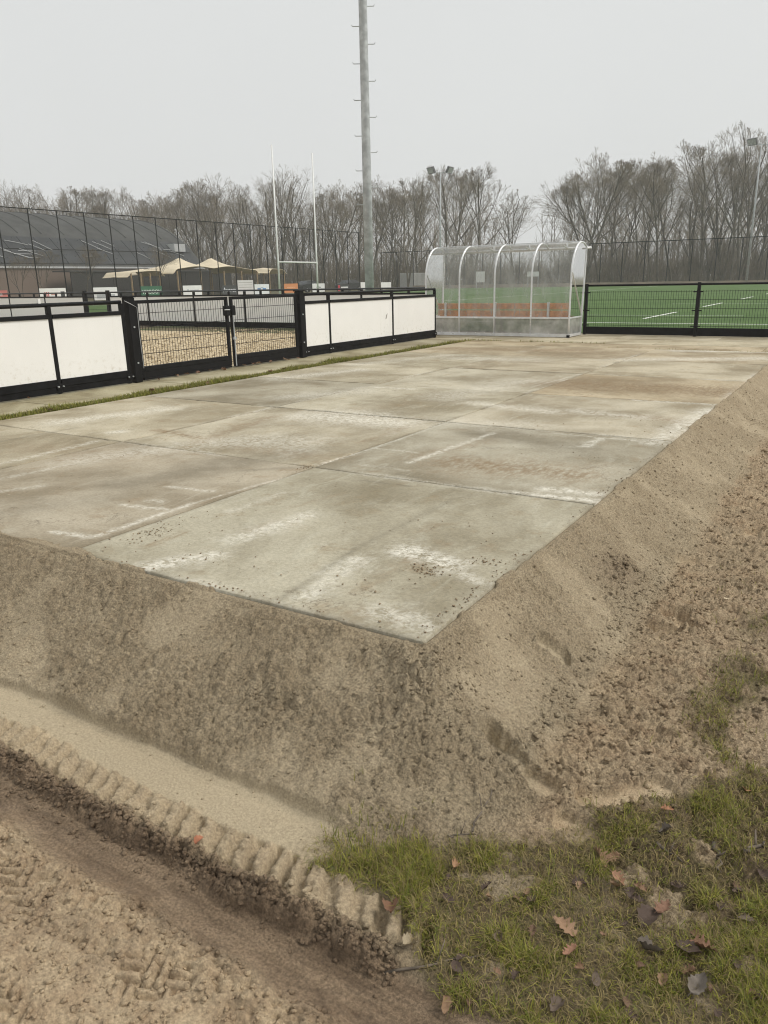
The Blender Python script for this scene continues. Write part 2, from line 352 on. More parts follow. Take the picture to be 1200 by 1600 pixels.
def sand_material():
    m, n, p, o = newmat('sand_mud_soil'); b = NB(n); pos = b.pos()
    at = b.new('ShaderNodeAttribute', attribute_name='mask'); sep = b.new('ShaderNodeSeparateColor'); b.link(at.outputs['Color'], sep.inputs[0])
    wet, brown, turf, pale = sep.outputs[0], sep.outputs[1], sep.outputs[2], at.outputs['Alpha']
    n1 = b.noise(pos, 2.2, 5, .6); n2 = b.noise(pos, 14, 5, .6); n3 = b.noise(pos, 120, 5, .75); n4 = b.noise(pos, 520, 2, .6)
    c = b.mix(b.ramp(n1, .3, .7), (.328, .264, .174), (.412, .338, .230))
    c = b.mix(b.ramp(n2, .35, .75, 0, .6), c, (.300, .232, .148))
    c = b.mix(b.math('MULTIPLY', pale, .85), c, (.47, .395, .275))
    bc = b.mix(b.ramp(n2, .3, .7), (.335, .230, .140), (.52, .402, .262))
    c = b.mix(b.math('MULTIPLY', brown, .8), c, bc)
    wc = b.mix(b.ramp(b.noise(b.scale(pos, (2, 11, 5)), 3, 5), .3, .7), (.165, .114, .072), (.290, .210, .136))
    c = b.mix(wet, c, wc)
    tc = b.mix(b.ramp(n2, .35, .65), (.150, .110, .066), (.150, .128, .058))
    c = b.mix(b.math('MULTIPLY', turf, .9), c, tc)
    g = b.math('ADD', b.math('MULTIPLY', b.math('SUBTRACT', b.ramp(n3, .28, .72, .52, 1.48), 1.0), b.math('SUBTRACT', 1.0, b.math('MULTIPLY', pale, .65))), 1.0)                               # grains
    g2 = b.ramp(n4, .25, .75, .78, 1.22)
    c = b.mix(1.0, c, b.math('MULTIPLY', g, g2), 'MULTIPLY')
    b.link(c, p.inputs['Base Color'])
    b.link(b.math('SUBTRACT', .95, b.math('MULTIPLY', wet, b.ramp(n2, .35, .65, .05, .42))), p.inputs['Roughness'])
    p.inputs['Specular IOR Level'].default_value = .3
    s1 = b.bump(n3, .9, .010); b.link(b.math('SUBTRACT', 1.0, b.math('MULTIPLY', pale, .85)), s1.node.inputs['Strength']); s2 = b.bump(n4, .6, .004, s1); b.link(s2, p.inputs['Normal'])
    return m
MAT['sand'] = sand_material()
tag(place('sand_bank_and_mud', terr_me, MAT['sand']), 'sloping bank of damp sand around the slab with muddy track at its foot', kind='structure')

# wide ground sheet around the modelled patch
m, n, p, o = newmat('rough_grass_ground'); b = NB(n); pos = b.pos()
b.link(b.mix(b.ramp(b.noise(pos, .6, 6), .4, .6), b.mix(b.ramp(b.noise(pos, 9, 4), .3, .7), (.05, .07, .02), (.09, .10, .035)), (.16, .12, .075)), p.inputs['Base Color'])
p.inputs['Roughness'].default_value = .95; b.link(b.bump(b.noise(pos, 25, 4), .6, .04), p.inputs['Normal']); MAT['ground'] = m
xs = np.array([-1500, -500, -160, -90, -55, -30, -18, -9, -6.2, 6.0, 9, 14, 30, 90, 300, 1500.]); ys = np.array([-1500, -300, -60, -20, -10, -6.0, -3, -.66, -.33, 0, 4, 8, 11.8, 12.4, 13.0, 13.9, 20, 60, 110, 200, 500, 1500.])
XX, YY = np.meshgrid(xs, ys, indexing='ij'); ZZ = base_height(XX, YY)[0]
ZZ = np.where((XX < -6) & (YY >= 0), -.035, ZZ); ZZ = np.where(YY >= 13.9, -.02, ZZ)
ii = np.arange(XX.size).reshape(XX.shape); Fq = []
for i in range(len(xs)-1):
    for j in range(len(ys)-1):
        if xs[i] >= -6.21 and xs[i+1] <= 6.01 and ys[j] >= -6.01 and ys[j+1] <= 13.91: continue
        Fq.append((ii[i, j], ii[i+1, j], ii[i+1, j+1], ii[i, j+1]))
tag(place('ground', mesh_np('ground', np.stack([XX, YY, ZZ], -1).reshape(-1, 3), [tuple(map(int, q)) for q in Fq]), MAT['ground']), 'rough grassy ground around the sports park', kind='structure')

# ------------------------------------------------------------------ crumbs of sand and clods of mud
def scatter_clods():
    P = []
    def add(n, x0, x1, y0, y1, s0, s1, pw=2.5):
        x = rng.uniform(x0, x1, n); y = rng.uniform(y0, y1, n); s = s0+(s1-s0)*rng.random(n)**pw; P.append(np.stack([x, y, s], -1))
    add(2600, -2.2, .65, -.62, -.02, .002, .007, 3.5); add(1500, .02, .5, -.5, 2.2, .002, .007, 3.5); add(1300, .02, .55, 2.2, 8, .004, .011, 3)
    add(2600, .35, 1.15, -.2, 2.2, .004, .013); add(900, .5, 1.1, 2.2, 6, .006, .02)
    x = rng.uniform(-1.6, .45, 2600); P.append(np.stack([x, -.935+.019*rng.standard_normal(2600)+.012*np.sin(x*9), .002+.009*rng.random(2600)**2.5], -1))
    x = rng.uniform(-1.6, .45, 500); P.append(np.stack([x, -.965+.035*rng.standard_normal(500), .003+.008*rng.random(500)**2], -1))
    add(2000, -1.3, .7, -1.5, -1.12, .003, .011); add(120, -1.5, .3, -.86, -.62, .002, .006)
    x = .06+.12*rng.standard_normal(260); P.append(np.stack([x, -.14+.12*rng.standard_normal(260), .003+.008*rng.random(260)**2], -1))
    x = .28+.05*rng.standard_normal(170); P.append(np.stack([x, 1.55+.14*rng.standard_normal(170), .004+.010*rng.random(170)**2], -1))
    x = -.41+.07*rng.standard_normal(80); P.append(np.stack([x, -.345+.04*rng.standard_normal(80), .003+.007*rng.random(80)**2], -1))
    P = np.concatenate(P); P = P[~((P[:, 0] < 0) & (P[:, 1] > 0))]
    for fx, fy, fa, fl, fwid, fd in FOOT[:2]:
        P = P[((P[:, 0]-fx)**2+(P[:, 1]-fy)**2) > .004]
    z, mk = ground_z(P[:, 0], P[:, 1])
    keep = rng.random(len(P)) > .8*mk[:, 2]; P = P[keep]; z = z[keep]; mk = mk[keep]
    iv, jf = icosphere(); var = np.stack([iv*(.45+.85*rng.random((12, 1)))+rng.normal(0, .12, (12, 3)) for _ in range(16)])
    n = len(P); k = rng.integers(0, 16, n); sc = P[:, 2][:, None]*np.stack([rng.uniform(.8, 1.4, n), rng.uniform(.8, 1.3, n), rng.uniform(.55, .95, n)], -1)
    a = rng.uniform(0, 6.28, n); vv = var[k]*sc[:, None, :]
    ca, sa = np.cos(a)[:, None], np.sin(a)[:, None]
    xx = vv[..., 0]*ca-vv[..., 1]*sa+P[:, 0:1]; yy = vv[..., 0]*sa+vv[..., 1]*ca+P[:, 1:2]; zz = vv[..., 2]+(z+.15*P[:, 2])[:, None]
    V = np.stack([xx, yy, zz], -1).reshape(-1, 3); F = (jf[None]+(np.arange(n)*12)[:, None, None]).reshape(-1, 3)
    me = mesh_np('loose_sand_crumbs', V, F, False); color_attr(me, np.repeat(mk, 12, 0))
    tag(place('loose_sand_crumbs', me, MAT['sand']), 'loose crumbs of sand and clods of mud on the bank', 'sand', kind='stuff')
scatter_clods()
def slab_crumbs():
    P = []
    for cx, cyy, sx, sy, n in ((-.33, .62, .05, .04, 140), (-.15, .85, .05, .03, 60), (-.02, .95, .03, .05, 40), (-.50, .35, .12, .1, 30), (-1.85, .40, .05, .16, 150), (-1.2, .25, .25, .05, 40), (-.45, 1.2, .2, .2, 30), (-.6, 3.2, .25, .2, 60), (-.5, 4.6, .5, .3, 60), (-2.05, 1.97, .05, .06, 70), (-.04, .35, .02, .3, 120), (-1.0, .03, .6, .02, 150), (-.03, 2.5, .02, .8, 120)):
        P.append(np.stack([cx+sx*rng.standard_normal(n), cyy+sy*rng.standard_normal(n), .0015+.005*rng.random(n)**3], -1))
    P.append(np.stack([-4*rng.random(260), 6*rng.random(260), .0015+.004*rng.random(260)**4], -1)); P = np.concatenate(P); P = P[(P[:, 0] < -.008) & (P[:, 1] > .008)]
    iv, jf = icosphere(); n = len(P); v = iv[None]*(.5+.7*rng.random((n, 12, 1)))*P[:, 2][:, None, None]*np.array([1, 1, .6]); v = v+np.stack([P[:, 0], P[:, 1], .3*P[:, 2]+.002], -1)[:, None]
    me = mesh_np('slab_crumbs', v.reshape(-1, 3), (jf[None]+(np.arange(n)*12)[:, None, None]).reshape(-1, 3)); mk = np.tile(np.array([[.35, .9, 0, 0]]), (n*12, 1)); color_attr(me, mk)
    tag(place('slab_crumbs', me, MAT['sand']), 'crumbs of mud and sand lying on the concrete plates', 'sand', kind='stuff')
slab_crumbs()

# ------------------------------------------------------------------ the concrete slab, plate by plate
STAINS = {
'w': [(-2.36,0.16,-2.12,0.20,0.03,0.9), (-2.08,0.22,-2.08,0.91,0.03,0.9), (-2.08,0.91,-1.98,1.83,0.015,0.7), (-2.43,0.69,-2.08,0.76,0.03,0.8), (-2.52,1.13,-2.18,1.17,0.03,0.8), (-2.34,0.84,-2.28,0.85,0.04,0.8), (-2.01,2.10,-1.96,2.87,0.025,0.9), (-1.96,2.87,-1.96,3.86,0.015,0.6), (-1.97,2.72,-1.59,2.74,0.02,0.6), (-1.47,2.44,-1.39,3.70,0.04,0.8), (-1.23,2.02,-0.77,2.01,0.015,0.5), (-0.48,2.03,-0.00,2.08,0.05,1), (-0.37,2.19,-0.06,2.22,0.09,0.6), (-0.92,3.91,-0.42,3.88,0.02,0.8), (-0.54,3.52,-0.52,3.86,0.06,0.8), (-0.43,3.91,0.02,3.88,0.03,0.7), (-0.12,3.87,-0.01,5.67,0.15,0.5), (-0.82,5.98,-0.02,6.01,0.04,1), (-1.13,5.07,-0.50,4.97,0.16,0.4), (-2.23,5.09,-1.34,4.93,0.2,0.4), (-0.54,0.82,-0.29,0.76,0.12,0.75), (-0.32,0.74,-0.05,0.61,0.05,0.7), (-0.27,0.16,-0.08,0.13,0.1,0.4), (-0.63,0.14,-0.68,0.59,0.08,0.4), (-1.47,0.06,-1.33,0.30,0.1,0.6), (-1.38,0.58,-1.33,1.05,0.1,0.45), (-3.23,3.75,-2.38,3.77,0.4,0.55), (-3.31,2.34,-2.59,2.69,0.35,0.35), (-5.34,2.35,-5.01,3.34,0.25,0.45), (-4.41,2.26,-4.38,2.31,0.08,0.8), (-4.15,1.00,-4.20,1.89,0.06,0.6), (-3.72,0.73,-3.63,1.50,0.05,0.5), (-3.40,0.52,-3.29,0.72,0.06,0.5), (-3.88,5.73,-3.39,5.76,0.07,0.9), (-4.35,4.64,-3.84,5.32,0.3,0.3), (-1.96,10.02,-0.26,10.86,0.35,0.45), (-2.15,6.48,-2.04,8.07,0.02,0.8), (-2.69,5.39,-2.44,7.01,0.35,0.3), (-5.51,6.09,-5.12,7.24,0.3,0.45), (-5.52,7.84,-4.93,9.72,0.3,0.3), (-4.48,9.30,-3.43,9.47,0.4,0.35), (-1.57,11.79,-0.21,12.01,0.2,0.6), (-1.96,3.97,-1.23,4.15,0.3,0.25), (-1.77,2.22,-1.35,2.22,0.03,0.3), (-1.76,0.89,-1.76,1.35,0.05,0.4), (-3.71,1.34,-3.45,1.98,0.2,0.3)],
'b': [(-4.11,2.51,-3.53,2.41,0.1,0.6), (-3.41,2.29,-3.64,3.55,0.12,0.5), (-2.18,2.84,-2.19,3.68,0.05,0.6), (-2.54,3.69,-2.30,4.11,0.05,0.4), (-1.15,2.61,-0.31,2.62,0.3,0.6), (-1.55,2.56,-1.29,3.34,0.15,0.3), (-1.76,6.97,-0.10,6.97,0.7,0.75), (-0.51,5.03,-0.02,4.83,0.15,0.45), (-0.47,0.71,-0.37,0.62,0.05,0.8), (-0.48,0.61,-0.47,0.27,0.05,0.4), (-0.45,0.99,-0.42,0.99,0.06,0.5), (-0.23,1.01,-0.22,1.08,0.05,0.5), (-0.63,1.11,-0.61,1.22,0.05,0.5), (-0.53,0.09,-0.34,0.08,0.08,0.3), (-1.72,0.23,-1.71,0.50,0.035,0.8), (-5.51,10.85,-3.18,11.23,0.5,0.6), (-3.10,11.00,-0.52,10.77,0.25,0.3), (-6.76,6.87,-6.52,8.54,0.2,0.3), (-2.89,2.26,-2.05,2.31,0.2,0.3), (-1.42,0.68,-1.41,0.87,0.05,0.4), (-1.53,1.01,-1.41,1.54,0.03,0.4), (-3.11,4.23,-2.85,4.81,0.2,0.2), (-4.41,1.50,-3.45,1.60,0.3,0.3), (-2.14,1.82,-2.04,1.91,0.04,0.9)],
'd': [(-0.70,0.04,-0.78,0.74,0.028,0.55), (-0.78,0.74,-0.76,1.65,0.028,0.4), (-2.82,1.06,-2.41,2.38,0.3,0.35), (-2.38,1.69,-2.08,1.95,0.05,0.5), (-2.96,0.25,-2.68,0.70,0.3,0.25), (-4.96,1.51,-4.92,2.25,0.04,0.4), (-1.51,1.84,-1.13,1.86,0.02,0.6), (-1.38,2.10,-0.96,2.04,0.015,0.7), (-1.40,3.58,-0.58,3.42,0.3,0.3), (-2.87,5.58,-2.01,6.13,0.01,0.4), (-2.60,1.08,-2.51,1.52,0.04,0.4), (-4.14,4.73,-3.93,6.04,0.3,0.15), (0.08,1.16,0.03,0.13,0.02,0.45)],
}

def concrete_material():
    m, n, p, o = newmat('worn_concrete'); b = NB(n); pos = b.pos(); oi = b.new('ShaderNodeObjectInfo')
    at = b.new('ShaderNodeAttribute', attribute_name='mask'); sep = b.new('ShaderNodeSeparateColor'); b.link(at.outputs['Color'], sep.inputs[0])
    va = b.new('ShaderNodeVectorMath', operation='ADD'); cb = b.new('ShaderNodeCombineXYZ')
    b.link(b.math('MULTIPLY', oi.outputs['Random'], 40.), cb.inputs[2]); b.link(pos, va.inputs[0]); b.link(cb.outputs[0], va.inputs[1]); q = va.outputs[0]
    big = b.noise(q, .9, 6, .6, .4); mid = b.noise(q, 5, 6, .65, .3); fine = b.noise(q, 60, 4, .7); gr = b.noise(q, 260, 2, .6)
    strk = b.noise(b.scale(q, (5, 1.6, 3)), 1.3, 6, .7, 1.2)         # dragged along the plates' length
    c = b.mix(b.ramp(big, .32, .68), (.245, .207, .140), (.480, .435, .340))
    c = b.mix(b.ramp(strk, .50, .74, 0, .40), c, (.54, .51, .42))
    c = b.mix(b.ramp(strk, .45, .22, 0, .30), c, (.235, .205, .14))
    c = b.mix(b.ramp(mid, .54, .72, 0, .45), c, (.27, .20, .12))
    c = b.mix(1.0, c, oi.outputs['Color'], 'MULTIPLY')
    brk = b.ramp(b.noise(q, 26, 7, .8, .6), .38, .60); brk2 = b.ramp(b.noise(b.scale(q, (14, 5, 3)), 2., 5, .7), .30, .65)
    c = b.mix(b.math('MULTIPLY', sep.outputs[2], b.ramp(mid, .2, .6, .4, 1), True), c, (.150, .130, .090))
    c = b.mix(b.math('MULTIPLY', sep.outputs[1], brk2, True), c, (.235, .165, .092))
    c = b.mix(b.math('MULTIPLY', sep.outputs[0], brk, True), c, (.74, .71, .62))
    c = b.mix(b.ramp(b.noise(q, 34, 2, .5), .70, .76, 0, .5), c, (.14, .10, .065))   # specks of dirt
    sc = b.noise(b.scale(q, (3, 40, 8), rot=(0, 0, .5)), 1.4, 4, .7); c = b.mix(b.ramp(sc, .66, .72, 0, .55), c, (.62, .58, .49))     # scratches
    vr = b.new('ShaderNodeTexVoronoi', feature='DISTANCE_TO_EDGE'); vr.inputs['Scale'].default_value = .55; wv = b.new('ShaderNodeVectorMath', operation='ADD'); b.link(q, wv.inputs[0]); b.link(b.noise(q, 3, 5, .7, 0, True), wv.inputs[1]); b.link(wv.outputs[0], vr.inputs['Vector'])
    c = b.mix(b.math('MULTIPLY', b.ramp(vr.outputs['Distance'], .006, .001, 0, .55), b.ramp(big, .5, .6)), c, (.12, .095, .065))    # hair cracks
    c = b.mix(1.0, c, b.math('MULTIPLY', b.ramp(fine, .25, .75, .84, 1.15), b.ramp(gr, .25, .75, .88, 1.12)), 'MULTIPLY')
    b.link(c, p.inputs['Base Color']); b.link(b.ramp(mid, .3, .7, .68, .9), p.inputs['Roughness']); p.inputs['Specular IOR Level'].default_value = .3
    s1 = b.bump(gr, .25, .002); s2 = b.bump(fine, .3, .004, s1); b.link(s2, p.inputs['Normal'])
    return m
MAT['concrete'] = concrete_material()
def stain_mask(X, Y):
    out = np.zeros(X.shape+(4,)); out[..., 3] = 1
    for ch, key in enumerate('wbd'):
        acc = np.zeros_like(X)
        for ax, ay, bx, by, wd, st in STAINS[key]:
            d = np.array([bx-ax, by-ay]); L2 = max(d@d, 1e-6); t = np.clip(((X-ax)*d[0]+(Y-ay)*d[1])/L2, 0, 1)
            r = np.hypot(X-ax-t*d[0], Y-ay-t*d[1])*(1+.75*fbm(X, Y, max(.06, wd*1.3), 4, 131+ch, .65))
            acc = np.maximum(acc, min(1, st*(1.5 if wd > .07 else .9))*np.exp(-(r/max(wd*.75, .012))**2))
        out[..., ch] = acc
    return out
slab = thing('concrete_slab', None, None, (-3, 6, -.14)); tag(slab, 'large flat slab of worn concrete plates', kind='structure')
TINT = {(0, 0): (.94, .955, .93), (0, 1): (.92, .93, .92), (0, 2): (1.10, 1.09, 1.06), (0, 3): (.99, .91, .79), (0, 4): (1.03, 1.0, .93), (0, 5): (.98, .92, .82),
        (1, 0): (.92, .89, .86), (1, 1): (1.05, 1.04, 1.0), (1, 2): (1.02, 1.02, .98), (1, 3): (1.02, 1.02, .99), (1, 4): (1.05, 1.02, .96), (1, 5): (.99, .92, .82),
        (2, 0): (1.0, .98, .92), (2, 1): (1.05, 1.03, .97), (2, 2): (.86, .86, .83), (2, 3): (1.06, 1.05, 1.0), (2, 4): (1.0, .99, .93), (2, 5): (.98, .92, .82)}
def plate(i, j):
    N = 100 if j < 2 else (64 if j < 4 else 36); g = .0065
    u = np.concatenate([[0, .004], np.linspace(.012, 2-2*g-.012, N), [2-2*g-.004, 2-2*g]])
    x0, y0 = -2*(i+1)+g, 2*j+g; U, W2 = np.meshgrid(u, u, indexing='ij'); n = len(u)
    ang = rng.normal(0, .0012); zt = rng.normal(0, .0011); L = 2-2*g
    Xl, Yl = U-L/2, W2-L/2; X = x0+L/2+Xl*math.cos(ang)-Yl*math.sin(ang); Y = y0+L/2+Xl*math.sin(ang)+Yl*math.cos(ang)
    e = np.minimum(np.minimum(U, L-U), np.minimum(W2, L-W2))
    chip = np.clip(fbm(X, Y, .09, 3, 141)-.30, 0, 1)*sstep(.04, 0, e)*.012
    Z = zt+.0015*fbm(X, Y, .6, 3, 143)-np.where(e < .003, .004, np.where(e < .006, .001, 0))-chip
    V = np.stack([X, Y, Z], -1).reshape(-1, 3); id_ = np.arange(n*n).reshape(n, n)
    F = np.stack([id_[:-1, :-1], id_[1:, :-1], id_[1:, 1:], id_[:-1, 1:]], -1).reshape(-1, 4)
    ringi = np.concatenate([id_[:-1, 0], id_[-1, :-1], id_[::-1, -1][:-1], id_[0, ::-1][:-1]])
    low = V[ringi].copy(); low[:, 2] = -.14; k = len(ringi); a = np.arange(k); nb = np.roll(a, -1)
    F2 = np.stack([ringi[a], len(V)+a, len(V)+nb, ringi[nb]], -1)
    me = mesh_np('concrete_plate', np.concatenate([V, low]), np.concatenate([F, F2]), False)
    mk = stain_mask(X, Y)
    band = sstep(.09, .0, e)*(.35+.65*sstep(-.1, .5, fbm(X, Y, .35, 3, 147)))        # scraped pale rims
    mk[..., 0] = np.maximum(mk[..., 0], .45*band*sstep(.0, .35, fbm(X, Y, .9, 2, 149+i)))
    mk[..., 2] = np.maximum(mk[..., 2], .5*sstep(.035, .0, e)*sstep(-.3, .3, fbm(X, Y, .3, 3, 151)))
    mkf = mk.reshape(-1, 4); color_attr(me, np.concatenate([mkf, mkf[ringi]]))
    o = place('concrete_plate', me, MAT['concrete'], slab); o.color = (*TINT[(i, j)], 1)
for i in range(3):
    for j in range(6): plate(i, j)
MAT['joint'] = plain('joint_sand', (.10, .078, .05), .95, var=.4, scale=8, bump=.5)
tag(place('slab_bed', mesh_np('slab_bed', [(-6.02, -.02, -.025), (-.02, -.02, -.025), (-.02, 12.02, -.025), (-6.02, 12.02, -.025)], [(0, 1, 2, 3)]), MAT['joint']), 'dark sand showing in the joints between the plates', kind='structure')
# ------------------------------------------------------------------ paths, gravel, pitch
path = thing('path', None, None, (-6.8, 7, -.06)); tag(path, 'pale concrete paving strip along the fence and in front of the shelter', kind='structure')
def paving(x0, x1, y0, y1, tint):
    mb = MB(); g = .006; zt = rng.normal(-.012, .002)
    mb.box(x0+g, x1-g, y0+g, y1-g, -.09, zt, .006)
    o = mb.build('paving_plate', MAT['concrete'], path); o.color = (*tint, 1)
for k in range(7):
    paving(-7.42, -6.36, -.9+2*k, 1.1+2*k, (.86+.06*rng.random(),)*2+(.78,))
for k in range(6):
    s = 1.0+.05*rng.random()
    paving(-6.33+2*k, -4.33+2*k, 12.05, 13.02, (s*.98, s*.90, s*.78))
    paving(-6.33+2*k, -4.33+2*k, 13.06, 14.18, (s, s*.97, s*.88))
for k in range(8): paving(-9.4+2*k, -7.4+2*k, 14.22, 15.62, (.95, .93, .86))
paving(-7.42, -6.36, 13.1, 14.18, (.95, .93, .85))
def sheet(name, x0, x1, y0, y1, z, mat, label):
    return tag(place(name, mesh_np(name, [(x0, y0, z), (x1, y0, z), (x1, y1, z), (x0, y1, z)], [(0, 1, 2, 3)]), mat), label, kind='structure')
m, n, p, o = newmat('wood_chip_gravel'); b = NB(n); pos = b.pos()
vo = b.new('ShaderNodeTexVoronoi'); vo.inputs['Scale'].default_value = 24; b.link(pos, vo.inputs['Vector'])
c = b.mix(b.ramp(vo.outputs['Color'], .1, .9), (.30, .22, .12), (.78, .65, .44))
c = b.mix(b.ramp(b.noise(pos, 4, 5), .58, .72, 0, .5), c, (.14, .11, .08)); b.link(c, p.inputs['Base Color']); p.inputs['Roughness'].default_value = .9
b.link(b.bump(vo.outputs['Distance'], 1., .03), p.inputs['Normal']); MAT['gravel'] = m
sheet('gravel_yard', -30, -7.45, -2, 15.0, -.022, MAT['gravel'], 'tan gravel yard between the two fences')
def pebbles():
    nP = 7000; x = -7.6-7.5*rng.random(nP)**1.3; y = rng.uniform(4, 15, nP); s = .012+.03*rng.random(nP)**2
    iv, jf = icosphere(); var = np.stack([iv*(.7+.45*rng.random((12, 1))) for _ in range(8)])*np.array([1, 1, .5])
    V = (var[rng.integers(0, 8, nP)]*s[:, None, None]+np.stack([x, y, -.02+0*x], -1)[:, None]).reshape(-1, 3)
    F = (jf[None]+(np.arange(nP)*12)[:, None, None]).reshape(-1, 3)
    tag(place('yard_gravel', mesh_np('yard_gravel', V, F), MAT['gravel']), 'loose tan chippings covering the yard behind the gate', 'gravel', kind='stuff')
pebbles()
m, n, p, o = newmat('artificial_turf'); b = NB(n); pos = b.pos()
c = b.mix(b.ramp(b.noise(pos, .35, 4), .3, .7), (.056, .116, .022), (.082, .152, .036)); c = b.mix(b.ramp(b.noise(pos, 40, 3), .3, .7, 0, .35), c, (.05, .085, .016))
b.link(c, p.inputs['Base Color']); p.inputs['Roughness'].default_value = .85; p.inputs['Specular IOR Level'].default_value = .3
b.link(b.bump(b.noise(pos, 60, 3), .6, .02), p.inputs['Normal']); MAT['turf'] = m
sheet('artificial_pitch', -50, 40, 15.66, 101, .002, MAT['turf'], 'green artificial turf pitch behind the shelter')
MAT['line'] = plain('white_pitch_line', (.74, .76, .70), .8, var=.08, scale=3)
LINES = [(-48, 40, 19.62, 19.74), (-7.2, -2.2, 24.0, 24.07), (-6.6, .2, 34.6, 34.68), (-21.2, -21.08, 19.74, 95), (-44.1, -44.0, 19.74, 95)]
for a, bb in ((22.0, 26.5), (31.4, 35.8), (41.5, 45.8), (51.5, 56)): LINES.append((-4.75, -4.63, a, bb))
for k, (x0, x1, y0, y1) in enumerate(LINES): sheet('pitch_line', x0, x1, y0, y1, .006, MAT['line'], 'white line painted on the artificial turf')

# ------------------------------------------------------------------ low pitch fences
FX = -7.2
def pipe_post(name, x, y, root, h=1.03, w=.055):
    mb = MB(); mb.box(x-w/2, x+w/2, y-w/2, y+w/2, -.01, h, .006); mb.box(x-w*.5-.012, x+w*.5+.012, y-.05, y+.05, .05, .11); o = mb.build(name, MAT['black'], root)
    for s in (-1, 1): MB().tube([(x+.04, y+s*.035, .08), (x+.058, y+s*.035, .08)], .009, 6).build('bolt', MAT['galv'], o)
    return o
def panel_fence(ys, label, x=FX, tube_ends=None, narrow=False):
    root = thing('panel_fence', label, 'fence', (x, (ys[0]+ys[-1])/2, 0))
    for y in ys: pipe_post('post', x, y, root)
    a, bb = tube_ends or (ys[0], ys[-1])
    MB().tube([(x, a, 1.045), (x, (a+bb)/2, 1.047), (x, bb, 1.045)], .024, 12).build('top_rail', MAT['black'], root, True)
    for y0, y1 in zip(ys[:-1], ys[1:]):
        MB().box(x+.012, x+.020, y0+.03, y1-.03, .16, .885).build('white_panel', MAT['panel'], root)
        MB().box(x-.012, x+.036, y0+.028, y1-.028, .885, .935, .004).build('panel_rail', MAT['black'], root)
        MB().box(x-.005, x+.032, y0+.029, y1-.029, .075, .165, .004).build('kick_board', MAT['black_dull'], root)
        MB().box(x-.002, x+.024, y0+.027, y1-.027, .0, .078).build('ground_board', MAT['black_dull'], root)
    return root
left_f = panel_fence([-.6, 1.55, 3.72, 4.80], 'white panelled low fence left of the gate with black posts', tube_ends=(-.6, 4.80))
right_f = panel_fence([8.68, 9.42, 11.62, 13.45], 'white panelled low fence between the gate and the clear shelter', tube_ends=(8.68, 13.47))
# cable clip, sticker and scuff
mb = MB(); mb.box(FX-.02, FX+.012, 3.60, 3.63, 1.06, 1.12); mb.build('cable_tie', MAT['white'], left_f)
MAT['scuff'] = plain('grey_scuff', (.35, .33, .30), .7, var=.3, scale=40)
mb = MB(); mb.raw([(FX+.0225, 11.33, .50), (FX+.0225, 11.38, .52), (FX+.0225, 11.41, .62), (FX+.0225, 11.36, .58)], [(0, 1, 2, 3)]); mb.build('scuff_mark', MAT['scuff'], right_f)

def mesh_panel(root, axis, c, a, bb, z0, z1, step=.05, r=.0032, rows=(0,)):
    """welded wire: verticals with pairs of horizontals, one joined part"""
    mb = MB(); k = int((bb-a)/step)
    def P(t, off, z): return (c+off, t, z) if axis == 'y' else (t, c+off, z)
    for i in range(k+1):
        t = a+(bb-a)*i/k; mb.tube([P(t, 0, z0), P(t, 0, z1)], r, 5, False)
    for z in rows: mb.tube([P(a, .007, z), P(bb, .007, z)], r*1.15, 5, False); mb.tube([P(a, -.007, z), P(bb, -.007, z)], r*1.15, 5, False)
    o = mb.build('wire_mesh', MAT['black'], root); o['kind'] = 'stuff'; return o
gate = thing('double_gate', 'black double gate of welded wire between the white panelled fences', 'gate', (FX, 6.8, 0))
for y, w2 in ((4.93, .12), (8.58, .12)):
    mb = MB(); mb.box(FX-w2/2, FX+w2/2, y-w2/2, y+w2/2, -.01, 1.10, .008); mb.box(FX-w2/2-.012, FX+w2/2+.012, y-w2/2-.012, y+w2/2+.012, 1.10, 1.118)
    po = mb.build('gate_post', MAT['black'], gate)
    for z in (.25, .72): MB().tube([(FX+w2/2, y, z), (FX+w2/2+.012, y, z)], .012, 8).build('bolt', MAT['galv'], po)
for a, bb in ((5.02, 6.80), (6.86, 8.49)):
    leaf = MB(); leaf.box(FX-.02, FX+.02, a, a+.05, .03, 1.06, .004); leaf.box(FX-.02, FX+.02, bb-.05, bb, .03, 1.06, .004)
    leaf.box(FX-.02, FX+.02, a+.05, bb-.05, 1.015, 1.06, .004); leaf.box(FX-.02, FX+.02, a+.05, bb-.05, .12, .185, .004); leaf.box(FX-.017, FX+.017, a+.05, bb-.05, .03, .118)
    lf = leaf.build('gate_leaf', MAT['black'], gate)
    ms = mesh_panel(lf, 'y', FX, a+.05, bb-.05, .18, 1.02, rows=(.35, .53, .71, .89))
    for z in (.2, .9): MB().tube([(FX+.03, a-.02 if a < 6 else bb+.02, z), (FX+.03, a-.02 if a < 6 else bb+.02, z+.06)], .018, 8).build('hinge', MAT['black'], lf)
    MB().box(FX-.03, FX+.03, a+.02, bb-.02, .004, .028).build('ground_bar', MAT['black'], lf)
lk = MB(); lk.box(FX-.03, FX+.045, 6.72, 6.82, .78, .93, .01); lo = lk.build('lock_case', MAT['black'], gate)
MB().box(FX-.03, FX+.045, 6.85, 6.94, .78, .93, .01).build('lock_keep', MAT['black'], gate)
MB().tube([(FX+.045, 6.77, .87), (FX+.075, 6.77, .87), (FX+.075, 6.66, .872)], .007, 8).build('handle', MAT['alu'], lo)
MB().tube([(FX+.035, 6.875, .92), (FX+.035, 6.875, .10), (FX+.035, 6.875, .02)], .009, 8).build('drop_bolt', MAT['galv'], gate)
MB().box(FX+.02, FX+.05, 6.85, 6.90, .42, .46).build('bolt_guide', MAT['galv'], gate)
